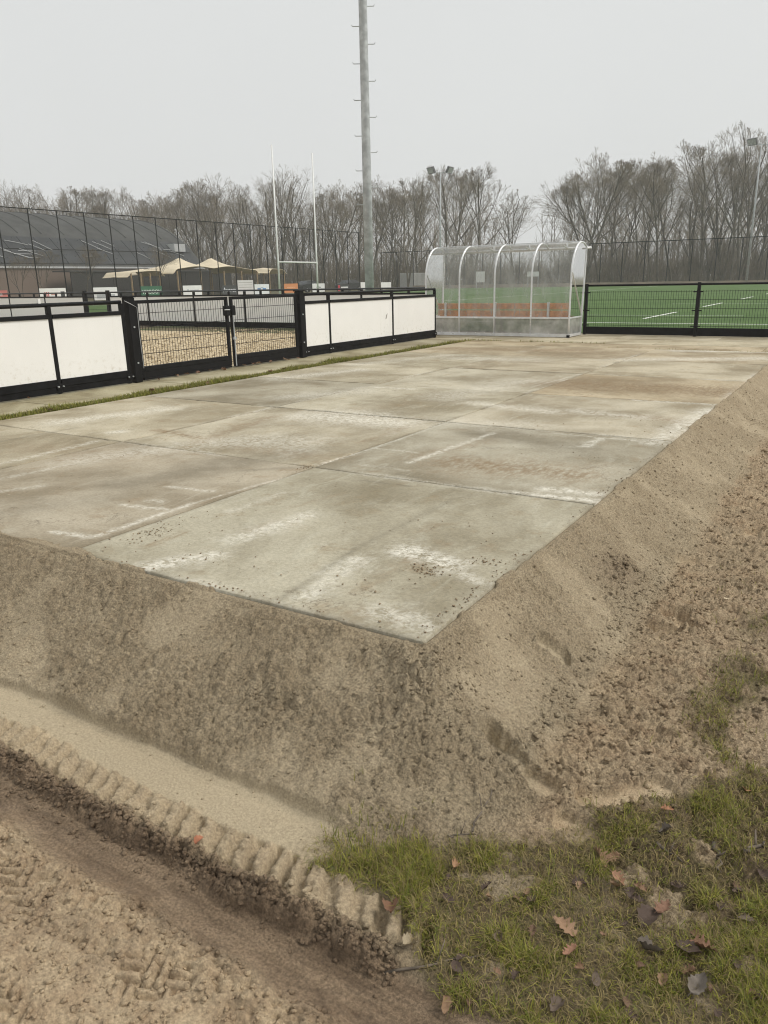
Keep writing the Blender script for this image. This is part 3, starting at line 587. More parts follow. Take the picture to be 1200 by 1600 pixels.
tag(MB().tube([(FX+.035, 4.84, 1.06), (FX+.075, 4.90, 1.02), (FX+.075, 5.0, .97), (FX+.07, 5.0, .6), (FX+.06, 5.02, .17)], .004, 6).build('hanging_cable', MAT['galv']), 'thin grey cable tied round the post left of the gate', 'cable')

# boundary fence of the pitch, left stretch with white panels
YB = 15.35
def pitch_fence_left():
    root = thing('panel_fence', 'long white panelled fence along the pitch seen behind the gate', 'fence', (-20, YB, 0))
    xs = [-8.35-2.05*k for k in range(6)]; xs2 = [-21.75-2.1*k for k in range(7)]
    xs.append(-20.4)
    MAT['rail'] = plain('grey_black_rail', (.05, .052, .055), .4, .3, var=.2)
    for seg, (a, bb) in ((xs, (-20.4, -8.35)), (xs2, (xs2[-1], -21.75))):
        MB().tube([(a, YB, 1.055), (bb, YB, 1.055)], .024, 10).build('top_rail', MAT['rail'], root, True)
        s = sorted(seg)
        for x in s:
            MB().box(x-.03, x+.03, YB-.03, YB+.03, -.01, 1.03).build('post', MAT['black'], root)
        for x0, x1 in zip(s[:-1], s[1:]):
            MB().box(x0+.032, x1-.032, YB-.024, YB-.016, .165, .90).build('white_panel', MAT['panel'], root)
            MB().box(x0+.031, x1-.031, YB-.035, YB+.015, .90, .945).build('panel_rail', MAT['black'], root)
            MB().box(x0+.033, x1-.033, YB-.03, YB+.01, .0, .160).build('kick_board', MAT['black_dull'], root)
            for q in (.3, .7): MB().box(x0+(x1-x0)*q-.03, x0+(x1-x0)*q+.03, YB-.02, YB+.02, .945, 1.03).build('rail_bracket', MAT['black'], root)
pitch_fence_left()
og = thing('single_gate', 'narrow wire gate with a green view in the far panelled fence', 'gate', (-21.08, YB, 0))
for x in (-20.5, -21.66): MB().box(x-.045, x+.045, YB-.05, YB+.05, -.01, 1.12).build('gate_post', MAT['black'], og)
mb = MB(); mb.box(-21.6, -20.56, YB-.02, YB+.02, 1.0, 1.05); mb.box(-21.6, -20.56, YB-.02, YB+.02, .08, .14); mb.build('gate_frame', MAT['black'], og)
mesh_panel(og, 'x', YB, -21.6, -20.56, .14, 1.0, rows=(.3, .5, .7, .9))
MB().tube([(-21.66, YB-.02, 1.06), (-20.5, YB-.02, 1.06)], .02, 8).build('gate_rail', MAT['rail'], og)
# mesh stretch between the corner post and the shelter, and to its right
def wire_fence(x0, x1, n, label):
    root = thing('wire_fence', label, 'fence', ((x0+x1)/2, YB, 0)); s = np.linspace(x0, x1, n)
    MB().tube([(x0, YB, 1.05), (x1, YB, 1.05)], .022, 10).build('top_rail', MAT['black'], root, True)
    for x in s:
        o = MB().box(x-.032, x+.032, YB-.032, YB+.032, -.01, 1.09, .005).build('post', MAT['black'], root)
        for z in (.20, .52, .90): MB().box(x-.10, x+.10, YB-.050, YB-.034, z-.012, z+.012).build('clamp', MAT['black'], o)
    for a, bb in zip(s[:-1], s[1:]):
        mesh_panel(root, 'x', YB, a+.04, bb-.04, .16, .93, rows=(.20, .38, .56, .74, .91))
        MB().box(a+.033, bb-.033, YB-.02, YB+.02, .0, .165, .005).build('kick_board', MAT['black_dull'], root)
wire_fence(-4.36, 5.15, 5, 'black welded wire fence right of the clear shelter')

# ------------------------------------------------------------------ the clear arched shelter
def clear_material(name, tint, haze, gloss=.06, streak=.7):
    m, n, p, o = newmat(name); n.nodes.remove(p); b = NB(n); pos = b.pos()
    tr = b.new('ShaderNodeBsdfTransparent'); tr.inputs[0].default_value = (*tint, 1)
    gl = b.new('ShaderNodeBsdfGlossy'); gl.inputs['Roughness'].default_value = .06; gl.inputs['Color'].default_value = (.9, .9, .9, 1)
    df = b.new('ShaderNodeBsdfTranslucent'); df.inputs[0].default_value = (.75, .76, .76, 1)
    d2 = b.new('ShaderNodeBsdfDiffuse'); d2.inputs[0].default_value = (.6, .6, .58, 1)
    a0 = b.new('ShaderNodeMixShader'); a0.inputs[0].default_value = .5; b.link(df.outputs[0], a0.inputs[1]); b.link(d2.outputs[0], a0.inputs[2])
    smear = b.ramp(b.noise(b.scale(pos, (5*streak/.7, 5*streak/.7, .7)), 3, 5, .6), .3, .75, haze*.5, haze*1.7)
    a1 = b.new('ShaderNodeMixShader'); b.link(smear, a1.inputs[0]); b.link(tr.outputs[0], a1.inputs[1]); b.link(a0.outputs[0], a1.inputs[2])
    fr = b.new('ShaderNodeFresnel'); fr.inputs[0].default_value = 1.45
    a2 = b.new('ShaderNodeMixShader'); b.link(b.math('ADD', b.math('MULTIPLY', fr.outputs[0], .8), gloss*.2), a2.inputs[0]); b.link(a1.outputs[0], a2.inputs[1]); b.link(gl.outputs[0], a2.inputs[2])
    b.link(a2.outputs[0], o.inputs[0]); return m
MAT['clear'] = clear_material('clear_plastic', (.92, .93, .93), .25, streak=.3)
MAT['clear_side'] = clear_material('clear_side_plastic', (.93, .94, .93), .05)
MAT['smoke'] = clear_material('grey_plastic', (.30, .29, .28), .60, streak=.1)
def shelter():
    X0, X1, YBk, YFr = -7.86, -4.36, 14.26, 15.20
    root = thing('dugout_shelter', 'clear plastic arched team shelter with white metal ribs', 'shelter', ((X0+X1)/2, 14.7, 0))
    prof = [(YBk, .03), (YBk, .40), (YBk, 1.30)]
    for k in range(1, 13):
        a = math.pi/2*k/12; prof.append((YBk+.58*(1-math.cos(a)), 1.30+.66*math.sin(a)))
    prof += [(YBk+.75, 1.945), (YFr, 1.86)]
    ribx = np.linspace(X0, X1, 5)
    MAT['rib'] = plain('white_aluminium', (.76, .77, .78), .35, .35, var=.08)
    for x in ribx:
        MB().tube([(x, y, z) for y, z in prof], .021, 8).build('rib', MAT['rib'], root, True)
    for a, bb in zip(ribx[:-1], ribx[1:]):
        for nm, pr, mt in (('curved_pane', prof[1:], 'clear'), ('lower_pane', prof[:2], 'smoke')):
            mb = MB(); V = [(x, y+.004, z) for y, z in pr for x in (a+.012, bb-.012)]; mb.raw(V, [(2*i, 2*i+1, 2*i+3, 2*i+2) for i in range(len(pr)-1)]); mb.build(nm, MAT[mt], root, True)
        MB().beam((a, YBk-.004, .40), (bb, YBk-.004, .40), .035, .04).build('mid_rail', MAT['rib'], root)
        MB().beam((a, YBk+.58, 1.975), (bb, YBk+.58, 1.975), .03, .018).build('purlin', MAT['rib'], root)
        for q in (.25, .5, .75): MB().tube([(a+(bb-a)*q, YBk-.03, .06), (a+(bb-a)*q, YBk-.045, .06)], .012, 6).build('screw', MAT['white'], root)
    MB().beam((X0-.02, YBk, .03), (X1+.02, YBk, .03), .05, .06).build('base_rail', MAT['rib'], root)
    MB().tube([(X0-.06, YFr, 1.845), (X1+.10, YFr, 1.845)], .026, 10).build('front_beam', MAT['rib'], root, True)
    for x in np.linspace(X0, X1, 5)[1:-1]: MB().beam((x+.45, YFr-.30, 1.90), (x+.45, YFr, 1.86), .03, .03).build('roof_stay', MAT['rib'], root)
    for x in (X0, X1):
        MB().beam((x, YBk, .03), (x, YFr-.15, .03), .04, .05).build('side_rail', MAT['rib'], root)
        MB().beam((x, YBk+.02, .40), (x, YFr-.16, .40), .03, .03).build('side_mid_rail', MAT['rib'], root)
        MB().beam((x, YFr-.15, 0), (x, YFr-.02, 1.84), .035, .035).build('front_post', MAT['rib'], root)
        MB().beam((x+.006, YFr-.15, .45), (x+.006, YBk+.05, 1.35), .018, .018).build('side_brace', MAT['alu'], root)
        sp = [(YFr-.15, .40), (YBk+.01, .40)]+[q for q in prof[2:]]
        mb = MB(); mb.raw([(x+.002, y, z) for y, z in sp], [tuple(range(len(sp)))]); mb.build('side_pane', MAT['clear_side'], root)
        mb = MB(); mb.raw([(x+.002, YBk+.01, .05), (x+.002, YFr-.15, .05), (x+.002, YFr-.15, .40), (x+.002, YBk+.01, .40)], [(0, 1, 2, 3)]); mb.build('side_lower_pane', MAT['smoke'], root)
        MB().box(x-.03, x+.03, YBk-.045, YBk+.0, -.005, .045).build('corner_foot', MAT['black'], root)
    bench = thing('bench', 'orange-brown wooden bench inside the clear shelter', 'bench', ((X0+X1)/2, 14.8, 0))
    for z0, z1 in ((.42, .54), (.565, .70)): MB().box(X0+.12, X1-.12, 14.62, 14.65, z0, z1, .005).build('back_plank', MAT['wood'], bench)
    for y in (14.72, 14.88): MB().box(X0+.12, X1-.12, y, y+.14, .385, .415, .005).build('seat_plank', MAT['wood'], bench)
    for x in np.linspace(X0+.35, X1-.6, 3):
        mb = MB(); mb.box(x-.025, x+.025, 14.575, 14.615, .0, .72); mb.box(x-.025, x+.025, 14.615, 15.0, .345, .383); mb.box(x-.02, x+.02, 14.96, 15.0, 0, .345); mb.build('bench_leg', MAT['alu'], bench)
shelter()

# ------------------------------------------------------------------ masts and goal
def main_mast():
    x, y = -11.35, 17.2
    root = thing('light_mast', 'tall grey galvanised mast with climbing pegs rising out of the picture', 'mast', (x, y, 0))
    MB().tube([(x, y, 0), (x, y, 4), (x, y, 8), (x, y, 18)], [.135, .125, .114, .085], 10).build('pole', MAT['galv'], root, True)
    for k in range(15):
        z = 3.3+.88*k
        for s, dz in ((-1, 0.0), (1, .46)):
            d = np.array([math.cos(YAW), math.sin(YAW), 0])*s; p0 = np.array([x, y, z+dz]); r = .115
            MB().tube([p0+d*r*.8, p0+d*(r+.17), p0+d*(r+.19)+np.array([0, 0, .035])], .011, 6).build('climbing_peg', MAT['galv'], root)
main_mast()
def flood_mast(x, y, h, label, turn):
    root = thing('floodlight_mast', label, 'floodlight', (x, y, 0))
    MB().tube([(x, y, 0), (x, y, h*.5), (x, y, h)], [.17, .13, .085], 10).build('pole', MAT['galv'], root, True)
    r = np.array([math.cos(turn), math.sin(turn), 0]); f = np.array([-r[1], r[0], 0])
    c = np.array([x, y, h]); MB().beam(c-r*1.1, c+r*1.1, .08, .08).build('cross_arm', MAT['galv'], root)
    for s in (-1, 1):
        q = c+r*s*1.25+np.array([0, 0, .35]); tilt = .5; n_ = r*s*.7+f*-.5; n_ = n_/np.linalg.norm(n_)
        ax = np.cross(n_, [0, 0, 1]); ax /= np.linalg.norm(ax); nz = n_*math.cos(tilt)-np.array([0, 0, 1])*math.sin(tilt); uz = np.cross(ax, nz)
        o = MB().obox(q, ax, nz, uz, .62, .16, .42).build('lamp_head', MAT['lamp'], root)
        MB().obox(q+nz*.165, ax, nz, uz, .55, .008, .36).build('lamp_glass', MAT['galv'], o)
        MB().beam(c+r*s*1.05, q, .06, .06).build('lamp_bracket', MAT['galv'], root)
flood_mast(-14.5, 116.9, 17.3, 'slim floodlight mast with two lamp heads at the right edge by the tallest trees', YAW)
flood_mast(-51.2, 96.9, 15.0, 'slim floodlight mast with two lamp heads above the left end of the shelter', YAW)
goal = thing('rugby_goal', 'white rugby goal with two tall uprights and a crossbar', 'goal', (-44, 55.8, 0))
for y in (52.9, 58.55):
    MB().tube([(-44, y, 0), (-44, y, 3.2), (-44, y, 12.4)], [.085, .08, .06], 10).build('upright', MAT['white'], goal, True)
MB().tube([(-44, 52.9, 3), (-44, 58.55, 3)], .065, 8).build('crossbar', MAT['white'], goal, True)

# ------------------------------------------------------------------ ball-catch fences
m, n, p, o = newmat('fence_net'); n.nodes.remove(p); b = NB(n)
tr = b.new('ShaderNodeBsdfTransparent'); df = b.new('ShaderNodeBsdfDiffuse'); df.inputs[0].default_value = (.02, .022, .02, 1)
ms = b.new('ShaderNodeMixShader'); ms.inputs[0].default_value = .17; b.link(tr.outputs[0], ms.inputs[1]); b.link(df.outputs[0], ms.inputs[2]); b.link(ms.outputs[0], o.inputs[0]); MAT['net'] = m
def ball_fence(axis, c, a, bb, step, h, label, r=.045):
    mid = (c, (a+bb)/2, 0) if axis == 'y' else ((a+bb)/2, c, 0)
    root = thing('ball_catch_fence', label, 'fence', mid); P = (lambda t, z, o=0.: (c+o, t, z)) if axis == 'y' else (lambda t, z, o=0.: (t, c+o, z))
    t = a; pm = None
    while t <= bb+.01:
        MB().tube([P(t, -.02), P(t, h)], r, 6).build('post', MAT['net_wire'], root); t += step
    MB().tube([P(a, h), P(bb, h)], r*.8, 6).build('top_wire', MAT['net_wire'], root)
    mb = MB(); mb.raw([P(a, .05, -.06), P(bb, .05, -.06), P(bb, h, -.06), P(a, h, -.06)], [(0, 1, 2, 3)]); o = mb.build('net', MAT['net'], root); o['kind'] = 'stuff'
ball_fence('y', -52.0, 22.6, 78.0, 2.40, 6.75, 'tall dark ball-catch fence behind the rugby goal, in front of the arched hall')
ball_fence('x', 105.0, -66.0, 20.0, 2.9, 5.45, 'tall dark ball-catch fence across the far end before the trees', .065)
MAT['kerb'] = plain('weathered_boarding', (.30, .25, .19), .8, var=.25, scale=.5)
kb = thing('hoarding', 'low weathered boarding along the foot of the far ball-catch fence', 'hoarding', (-20, 104.6, 0))
for k in range(18): MB().box(-60+4.4*k, -55.65+4.4*k, 104.55, 104.63, -.02, .42+.03*rng.random()).build('board', MAT['kerb'], kb)

# ------------------------------------------------------------------ advertising boards on the tall fence
def text_mesh(s, size):
    cu = bpy.data.curves.new('lettering', 'FONT'); cu.body = s; cu.size = size; cu.extrude = .004; cu.align_x = 'CENTER'; cu.align_y = 'CENTER'
    ob = bpy.data.objects.new('tmp', cu); COL.objects.link(ob); dg = bpy.context.evaluated_depsgraph_get()
    me = bpy.data.meshes.new_from_object(ob.evaluated_get(dg)); bpy.data.objects.remove(ob); return me
def ad_board(y0, y1, zt, col, label, text=None, tcol=(.85, .85, .85), tsize=.5, marks=(), zb=.2):
    x = -51.86; root = thing('advertising_board', label, 'sign', (x, (y0+y1)/2, zb))
    mt = plain('board_print', col, .5, var=.05, scale=1.5); MB().box(x-.02, x, y0+.04, y1-.04, zb, zt).build('board_sheet', mt, root)
    yc, zc = (y0+y1)/2, (zb+zt)/2
    if text:
        me = text_mesh(text, tsize); me.transform(Matrix(((0, 0, 1, x+.008), (1, 0, 0, yc), (0, 1, 0, zc+.02), (0, 0, 0, 1))))
        place('lettering', me, plain('board_letters', tcol, .5, var=.02), root)
    for (a, bb, c, d, mc) in marks:
        MB().box(x, x+.006, yc+a, yc+bb, zc+c, zc+d).build('printed_mark', plain('board_mark', mc, .5, var=.05), root)
    for s in (y0+.2, y1-.2): MB().box(x-.06, x-.02, s-.02, s+.02, zb-.18, zt-.1).build('bracket', MAT['net_wire'], root)
GREY = (.30, .30, .30)
ad_board(29.7, 32.0, 1.12, (.50, .16, .14), 'faded red advertising board at the far left edge', marks=((-.6, .7, .12, .28, (.75, .7, .68)),))
ad_board(34.5, 36.85, 1.20, (.80, .78, .75), 'white advertising board with red and black marks at far left', marks=((-.75, -.66, -.1, .22, (.45, .05, .05)), (-.60, -.51, -.1, .22, (.45, .05, .05)), (-.45, -.36, -.1, .22, (.45, .05, .05)), (-.2, .35, .0, .07, (.5, .25, .22)), (.65, 1.0, -.2, .25, (.03, .03, .03))))
ad_board(39.3, 41.7, 1.18, (.78, .78, .77), 'plain pale advertising board with grey small print left of the green one', marks=((-.9, .9, -.35, -.05, (.45, .47, .48)),))
ad_board(44.1, 46.5, 1.20, (.035, .13, .07), 'dark green advertising board with white capital letters', 'VERBOON', (.85, .88, .85), .46)
ad_board(48.9, 51.3, 1.18, (.82, .82, .80), 'white advertising board with a thin grey line of print right of the green one', marks=((-.3, .8, .05, .12, (.5, .52, .54)), (-.7, -.45, .0, .16, (.45, .5, .5))))
ad_board(53.9, 56.0, 1.12, (.055, .058, .06), 'dark advertising board with white letters below the tent', 'Averca', (.8, .82, .85), .62)
ad_board(56.1, 58.45, 1.57, (.66, .64, .63), 'tall pale advertising board with thin dark lines below the right tent', marks=tuple((-1.0, 1.0, z, z+.035, (.30, .28, .27)) for z in (.0, .22, .44)))
ad_board(58.55, 60.85, 1.16, (.76, .78, .79), 'white advertising board with blue picture marks left of the goal', marks=((-.7, -.2, -.1, .12, (.12, .22, .40)), (.1, .6, -.15, .1, (.10, .25, .50)), (-.2, .2, .1, .2, (.4, .5, .6))))
ad_board(63.2, 65.6, 1.15, (.62, .25, .10), 'orange advertising board between the goal uprights', marks=((-.7, .7, .05, .14, (.72, .40, .22)),))
ad_board(68.1, 70.45, 1.10, (.72, .73, .72), 'pale grey advertising board with a dark emblem beside the right upright', marks=((-.4, .4, -.02, .1, (.25, .27, .27)), (-.12, .12, .1, .2, (.3, .3, .3))))
ad_board(72.9, 75.3, .92, (.05, .05, .05), 'black and red advertising board left of the grey mast', marks=((-1.1, -.7, -.35, .3, (.5, .04, .06)), (-.5, .9, -.05, .12, (.65, .65, .65))))
ad_board(77.7, 79.9, 1.12, (.78, .78, .76), 'blank white advertising board half hidden by the grey mast')
ad_board(82.3, 84.8, 1.06, (.78, .78, .76), 'blank white advertising board just right of the grey mast')
# ------------------------------------------------------------------ arched hall behind the fence
def hall():
    X0, Wd, Y0, Y1, ze, sag = -80.0, 28.0, 22.0, 80.0, 3.55, 6.9
    root = thing('arched_hall', 'brick sports hall with a dark barrel roof behind the tall fence', 'building', (X0-14, 51, 0))
    m, n, p, o = newmat('brown_brick'); b = NB(n); pos = b.pos(); br = b.new('ShaderNodeTexBrick'); br.inputs['Scale'].default_value = 4.0
    br.inputs['Color1'].default_value = (.30, .13, .08, 1); br.inputs['Color2'].default_value = (.23, .10, .065, 1); br.inputs['Mortar'].default_value = (.20, .15, .12, 1)
    b.link(b.scale(pos, (1, 1, 1), rot=(R(90), 0, R(90))), br.inputs['Vector']); b.link(br.outputs[0], p.inputs['Base Color']); p.inputs['Roughness'].default_value = .9; MAT['brick'] = m
    MAT['roof'] = plain('grey_roofing_felt', (.060, .062, .060), .8, var=.25, scale=.35)
    MAT['solar'] = plain('dark_roof_panel', (.020, .023, .026), .35, var=.4, scale=.8)
    MAT['strip'] = plain('pale_roof_strip', (.55, .56, .56), .4, var=.1)
    mb = MB(); mb.box(X0-.3, X0, Y0, Y1, 0, ze-.15); mb.box(X0-Wd, X0-Wd+.3, Y0, Y1, 0, ze-.15); mb.build('brick_wall', MAT['brick'], root)
    Rr = ((Wd/2)**2+sag**2)/(2*sag); cz = ze+sag-Rr; th = math.asin(Wd/2/Rr)
    def arc(t, r=0.0):   # t 0 = near eave, 1 = far eave
        a = -th+2*th*t; return (X0-Wd/2-math.sin(a)*(Rr+r), cz+math.cos(a)*(Rr+r))
    N = 36; mb = MB(); V = [(arc(i/N)[0], y, arc(i/N)[1]) for i in range(N+1) for y in (Y0-.4, Y1+.4)]
    V += [(arc(i/N, -.35)[0], y, arc(i/N, -.35)[1]) for i in range(N+1) for y in (Y0-.4, Y1+.4)]; k = 2*(N+1)
    F = [(2*i, 2*i+1, 2*i+3, 2*i+2) for i in range(N)]+[(k+2*i, k+2*i+2, k+2*i+3, k+2*i+1) for i in range(N)]
    F += [(2*i+1, k+2*i+1, k+2*i+3, 2*i+3) for i in range(N)]+[(2*i, 2*i+2, k+2*i+2, k+2*i) for i in range(N)]; rf = mb.raw(V, F).build('roof', MAT['roof'], root)
    gb = MB(); pts = [(arc(i/N, -.36)[0], Y1, arc(i/N, -.36)[1]) for i in range(N+1)]; gb.raw(pts+[(X0-Wd, Y1, 0), (X0, Y1, 0)], [tuple(range(N+3))]); gb.build('gable_wall', MAT['brick'], root)
    y = Y0+2
    while y < Y1:
        MB().tube([(arc(t, .03)[0], y, arc(t, .03)[1]) for t in np.linspace(.17, .8, 16)], .07, 4).build('roof_seam', MAT['roof'], rf); y += 3.1
    MB().box(X0-.05, X0+.18, Y0-.4, Y1+.4, ze-.18, ze+.02).build('gutter', MAT['strip'], root)
    y = Y0+.5; j = 0
    while y < Y1-2.2:
        for t0, t1 in ((.012, .075), (.08, .145)):
            mb = MB(); mb.raw([(arc(t, .10)[0], yy, arc(t, .10)[1]) for t in (t0, t1) for yy in (y, y+2.05)]+[(arc(t, .02)[0], yy, arc(t, .02)[1]) for t in (t0, t1) for yy in (y, y+2.05)],
                              [(0, 1, 3, 2), (0, 4, 5, 1), (1, 5, 7, 3), (3, 7, 6, 2), (2, 6, 4, 0)]); mb.build('roof_panel', MAT['solar'], root)
        y += 2.12; j += 1
    r2 = random.Random(3)
    for k in range(24):                                    # pale strips modelled in place of white reflections on the panels
        y = r2.uniform(Y0+20, Y1-3); t = r2.uniform(.015, .11); dy = r2.uniform(.8, 2.6); dt = -r2.uniform(.02, .05)
        if r2.random() < .25: dt = 0
        pts = [(arc(max(.004, t+dt*s)+.03, .16)[0], y+dy*s+(.25*r2.random()), arc(max(.004, t+dt*s)+.03, .16)[1]) for s in (0, .5, 1)]
        MB().tube(pts, .03, 4).build('reflection_strip', MAT['strip'], root)
    mb = MB(); x, z = arc(.10, .3); mb.box(x-1.0, x+.6, Y1-3.5, Y1-1.5, z-.5, z+.5); mb.build('roof_light', MAT['strip'], root)
hall()

# ------------------------------------------------------------------ stretch tents
def tent(x0, x1, y0, y1, zedge, peaks, label, poles):
    root = thing('stretch_tent', label, 'tent', ((x0+x1)/2, (y0+y1)/2, 0)); n = 26
    X, Y = np.meshgrid(np.linspace(x0, x1, n), np.linspace(y0, y1, n*2), indexing='ij'); Z = np.full_like(X, zedge)
    ex = np.minimum((X-x0)/(x1-x0), (x1-X)/(x1-x0)); ey = np.minimum((Y-y0), (y1-Y))
    Z += .25*sstep(0, .5, ex)-.12*np.sin(ey*2.3)*sstep(.15, 0, ex)
    for px_, py_, h, s in peaks: r = np.hypot((X-px_)*.8, Y-py_); Z = np.maximum(Z, zedge+.1+(h-zedge)*np.exp(-r/s)*1.0)
    Z -= .5*sstep(.8, 0, ey)
    id_ = np.arange(X.size).reshape(X.shape); F = np.stack([id_[:-1, :-1], id_[1:, :-1], id_[1:, 1:], id_[:-1, 1:]], -1).reshape(-1, 4)
    o = place('canopy', mesh_np('canopy', np.stack([X, Y, Z], -1).reshape(-1, 3), F, True), MAT['canvas'], root)
    md = o.modifiers.new('thick', 'SOLIDIFY'); md.thickness = .05
    for px_, py_ in poles: MB().tube([(px_, py_, 0), (px_, py_, zedge+.1)], .10, 6).build('tent_pole', MAT['pole_wood'], root)
    for px_, py_, h, s in peaks: MB().tube([(px_, py_, 0), (px_, py_, h-.05)], .08, 6).build('tent_pole', MAT['pole_wood'], root)
tent(-74, -66, 61.2, 76.0, 2.65, [(-69, 65.2, 4.25, 2.2), (-69, 70.4, 4.3, 2.2), (-72, 73.2, 4.3, 2.0)], 'beige stretch tent with three peaks right of the brick hall', [(-66.1, y) for y in (62, 65.6, 69.5, 72.6, 75.5)])
tent(-71, -67, 55.6, 61.0, 2.45, [(-69, 59.5, 2.95, 2.5)], 'low flat beige awning in front of the brick hall', [(-67.1, y) for y in (56.3, 57.6, 58.9, 60.3)])
tent(-70, -66, 77.6, 81.4, 2.75, [(-68, 79, 3.1, 2.0)], 'small flat beige awning right of the peaked tent', [(-66.2, y) for y in (78, 81)])
MAT['dark_wall'] = plain('dark_timber', (.030, .028, .026), .7, var=.3)
dw = thing('dark_backdrop', 'dark backdrop wall added for the dark area under the beige tents', 'building', (-77, 68, 0))  # added dark wall that fills the dark area beneath the canopies
for k in range(9): MB().box(-76.2, -76.05, 55.5+2.9*k, 58.35+2.9*k, 0, 2.9).build('wall_panel', MAT['dark_wall'], dw)
MB().box(-79, -75.9, 55.3, 81.8, 2.9, 3.05).build('flat_roof', MAT['roof'], dw)
MAT['container'] = plain('white_container', (.55, .55, .53), .6, var=.1)
def container():
    root = thing('storage_container', 'pale storage container left of the clear shelter beyond the pitch', 'container', (-62, 111, 0))
    MB().box(-64.4, -62, 108.0, 114.0, .1, 2.35, .04).build('container_body', MAT['container'], root)
    for k in range(14): MB().box(-62, -61.95, 108.3+.4*k, 108.5+.4*k, .2, 2.25).build('rib', MAT['container'], root)
    for y in (108.3, 113.7): MB().box(-64, -62.2, y-.15, y+.15, -.02, .1).build('foot', MAT['black'], root)
container()
def white_board(x0, x1, z0, z1, y, label):
    root = thing('notice_board', label, 'sign', ((x0+x1)/2, y, 0)); MB().box(x0, x1, y-.03, y, z0, z1).build('board_sheet', MAT['white'], root)
    for x in (x0+.1, x1-.1): MB().box(x-.04, x+.04, y+.002, y+.06, -.02, z1-.05).build('leg', MAT['galv'], root)
white_board(-48.9, -47.5, .75, 2.25, 103.6, 'white square notice board seen through the left half of the shelter')
white_board(-41.0, -39.3, 1.40, 2.05, 103.6, 'wide white notice board seen through the right half of the shelter')

# ------------------------------------------------------------------ parked cars behind the fence
def car(x, y, rz, col, label):
    root = thing('parked_car', label, 'car', (x, y, 0), rz=rz); paint = plain('car_paint', col, .3, .2, var=.05)
    glass = plain('car_glass', (.03, .035, .04), .12, var=.05)
    prof = [(-2.1, .35), (-2.15, .75), (-2.0, .95), (-1.25, 1.02), (-.55, 1.42), (.75, 1.47), (1.55, 1.05), (2.05, .95), (2.12, .6), (2.05, .33)]
    mb = MB(); n = len(prof)
    hw = [.84 if z < 1.1 else .66 for _, z in prof]; V = [(px_, s*w2, z) for s in (-1, 1) for (px_, z), w2 in zip(prof, hw)]
    mb.raw(V, [tuple(range(n-1, -1, -1)), tuple(range(n, 2*n))]+[(i, (i+1) % n, n+(i+1) % n, n+i) for i in range(n)]); mb.build('body', paint, root, local=True)
    for s in (-1, 1):
        mb = MB(); mb.raw([(-1.05, s*.80, 1.05), (1.35, s*.80, 1.08), (.68, s*.69, 1.38), (-.5, s*.69, 1.35)], [(0, 1, 2, 3)]); mb.build('side_window', glass, root, local=True)
        for wx in (-1.3, 1.3):
            w_ = MB().tube([(wx, s*.70, .32), (wx, s*.87, .32)], .32, 16).build('wheel', MAT['black_dull'], root, local=True)
            MB().tube([(wx, s*.86, .32), (wx, s*.885, .32)], .19, 12).build('rim', MAT['alu'], w_, local=True)
    mb = MB(); mb.raw([(-1.22, -.64, 1.05), (-1.22, .64, 1.05), (-.6, .56, 1.42), (-.6, -.56, 1.42)], [(0, 1, 2, 3)]); mb.build('windscreen', glass, root, local=True)
    mb = MB(); mb.raw([(1.52, -.64, 1.10), (1.52, .64, 1.10), (.82, .56, 1.47), (.82, -.56, 1.47)], [(3, 2, 1, 0)]); mb.build('rear_window', glass, root, local=True)
car(-62, 80.5, R(92), (.03, .033, .036), 'dark parked car right of the orange board behind the fence')
car(-62, 90.0, R(88), (.045, .045, .048), 'charcoal parked car left of the grey mast behind the fence')

# ------------------------------------------------------------------ bare trees
def tubes_np(P0, P1, R0, R1, ns):
    d = P1-P0; L = np.linalg.norm(d, axis=1, keepdims=True); d = d/np.maximum(L, 1e-6)
    ref = np.where(np.abs(d[:, 2:3]) < .9, np.array([[0, 0, 1.0]]), np.array([[1.0, 0, 0]])); a = np.cross(d, ref); a /= np.linalg.norm(a, axis=1, keepdims=True); c = np.cross(d, a)
    t = np.arange(ns)*2*math.pi/ns; ring = a[:, None]*np.cos(t)[None, :, None]+c[:, None]*np.sin(t)[None, :, None]
    V = np.concatenate([P0[:, None]+ring*R0[:, None, None], P1[:, None]+ring*R1[:, None, None]], 1); n = len(P0)
    k = np.arange(ns); q = np.stack([k, (k+1) % ns, ns+(k+1) % ns, ns+k], -1); F = (q[None]+(np.arange(n)*2*ns)[:, None, None]).reshape(-1, 4)
    return V.reshape(-1, 3), F
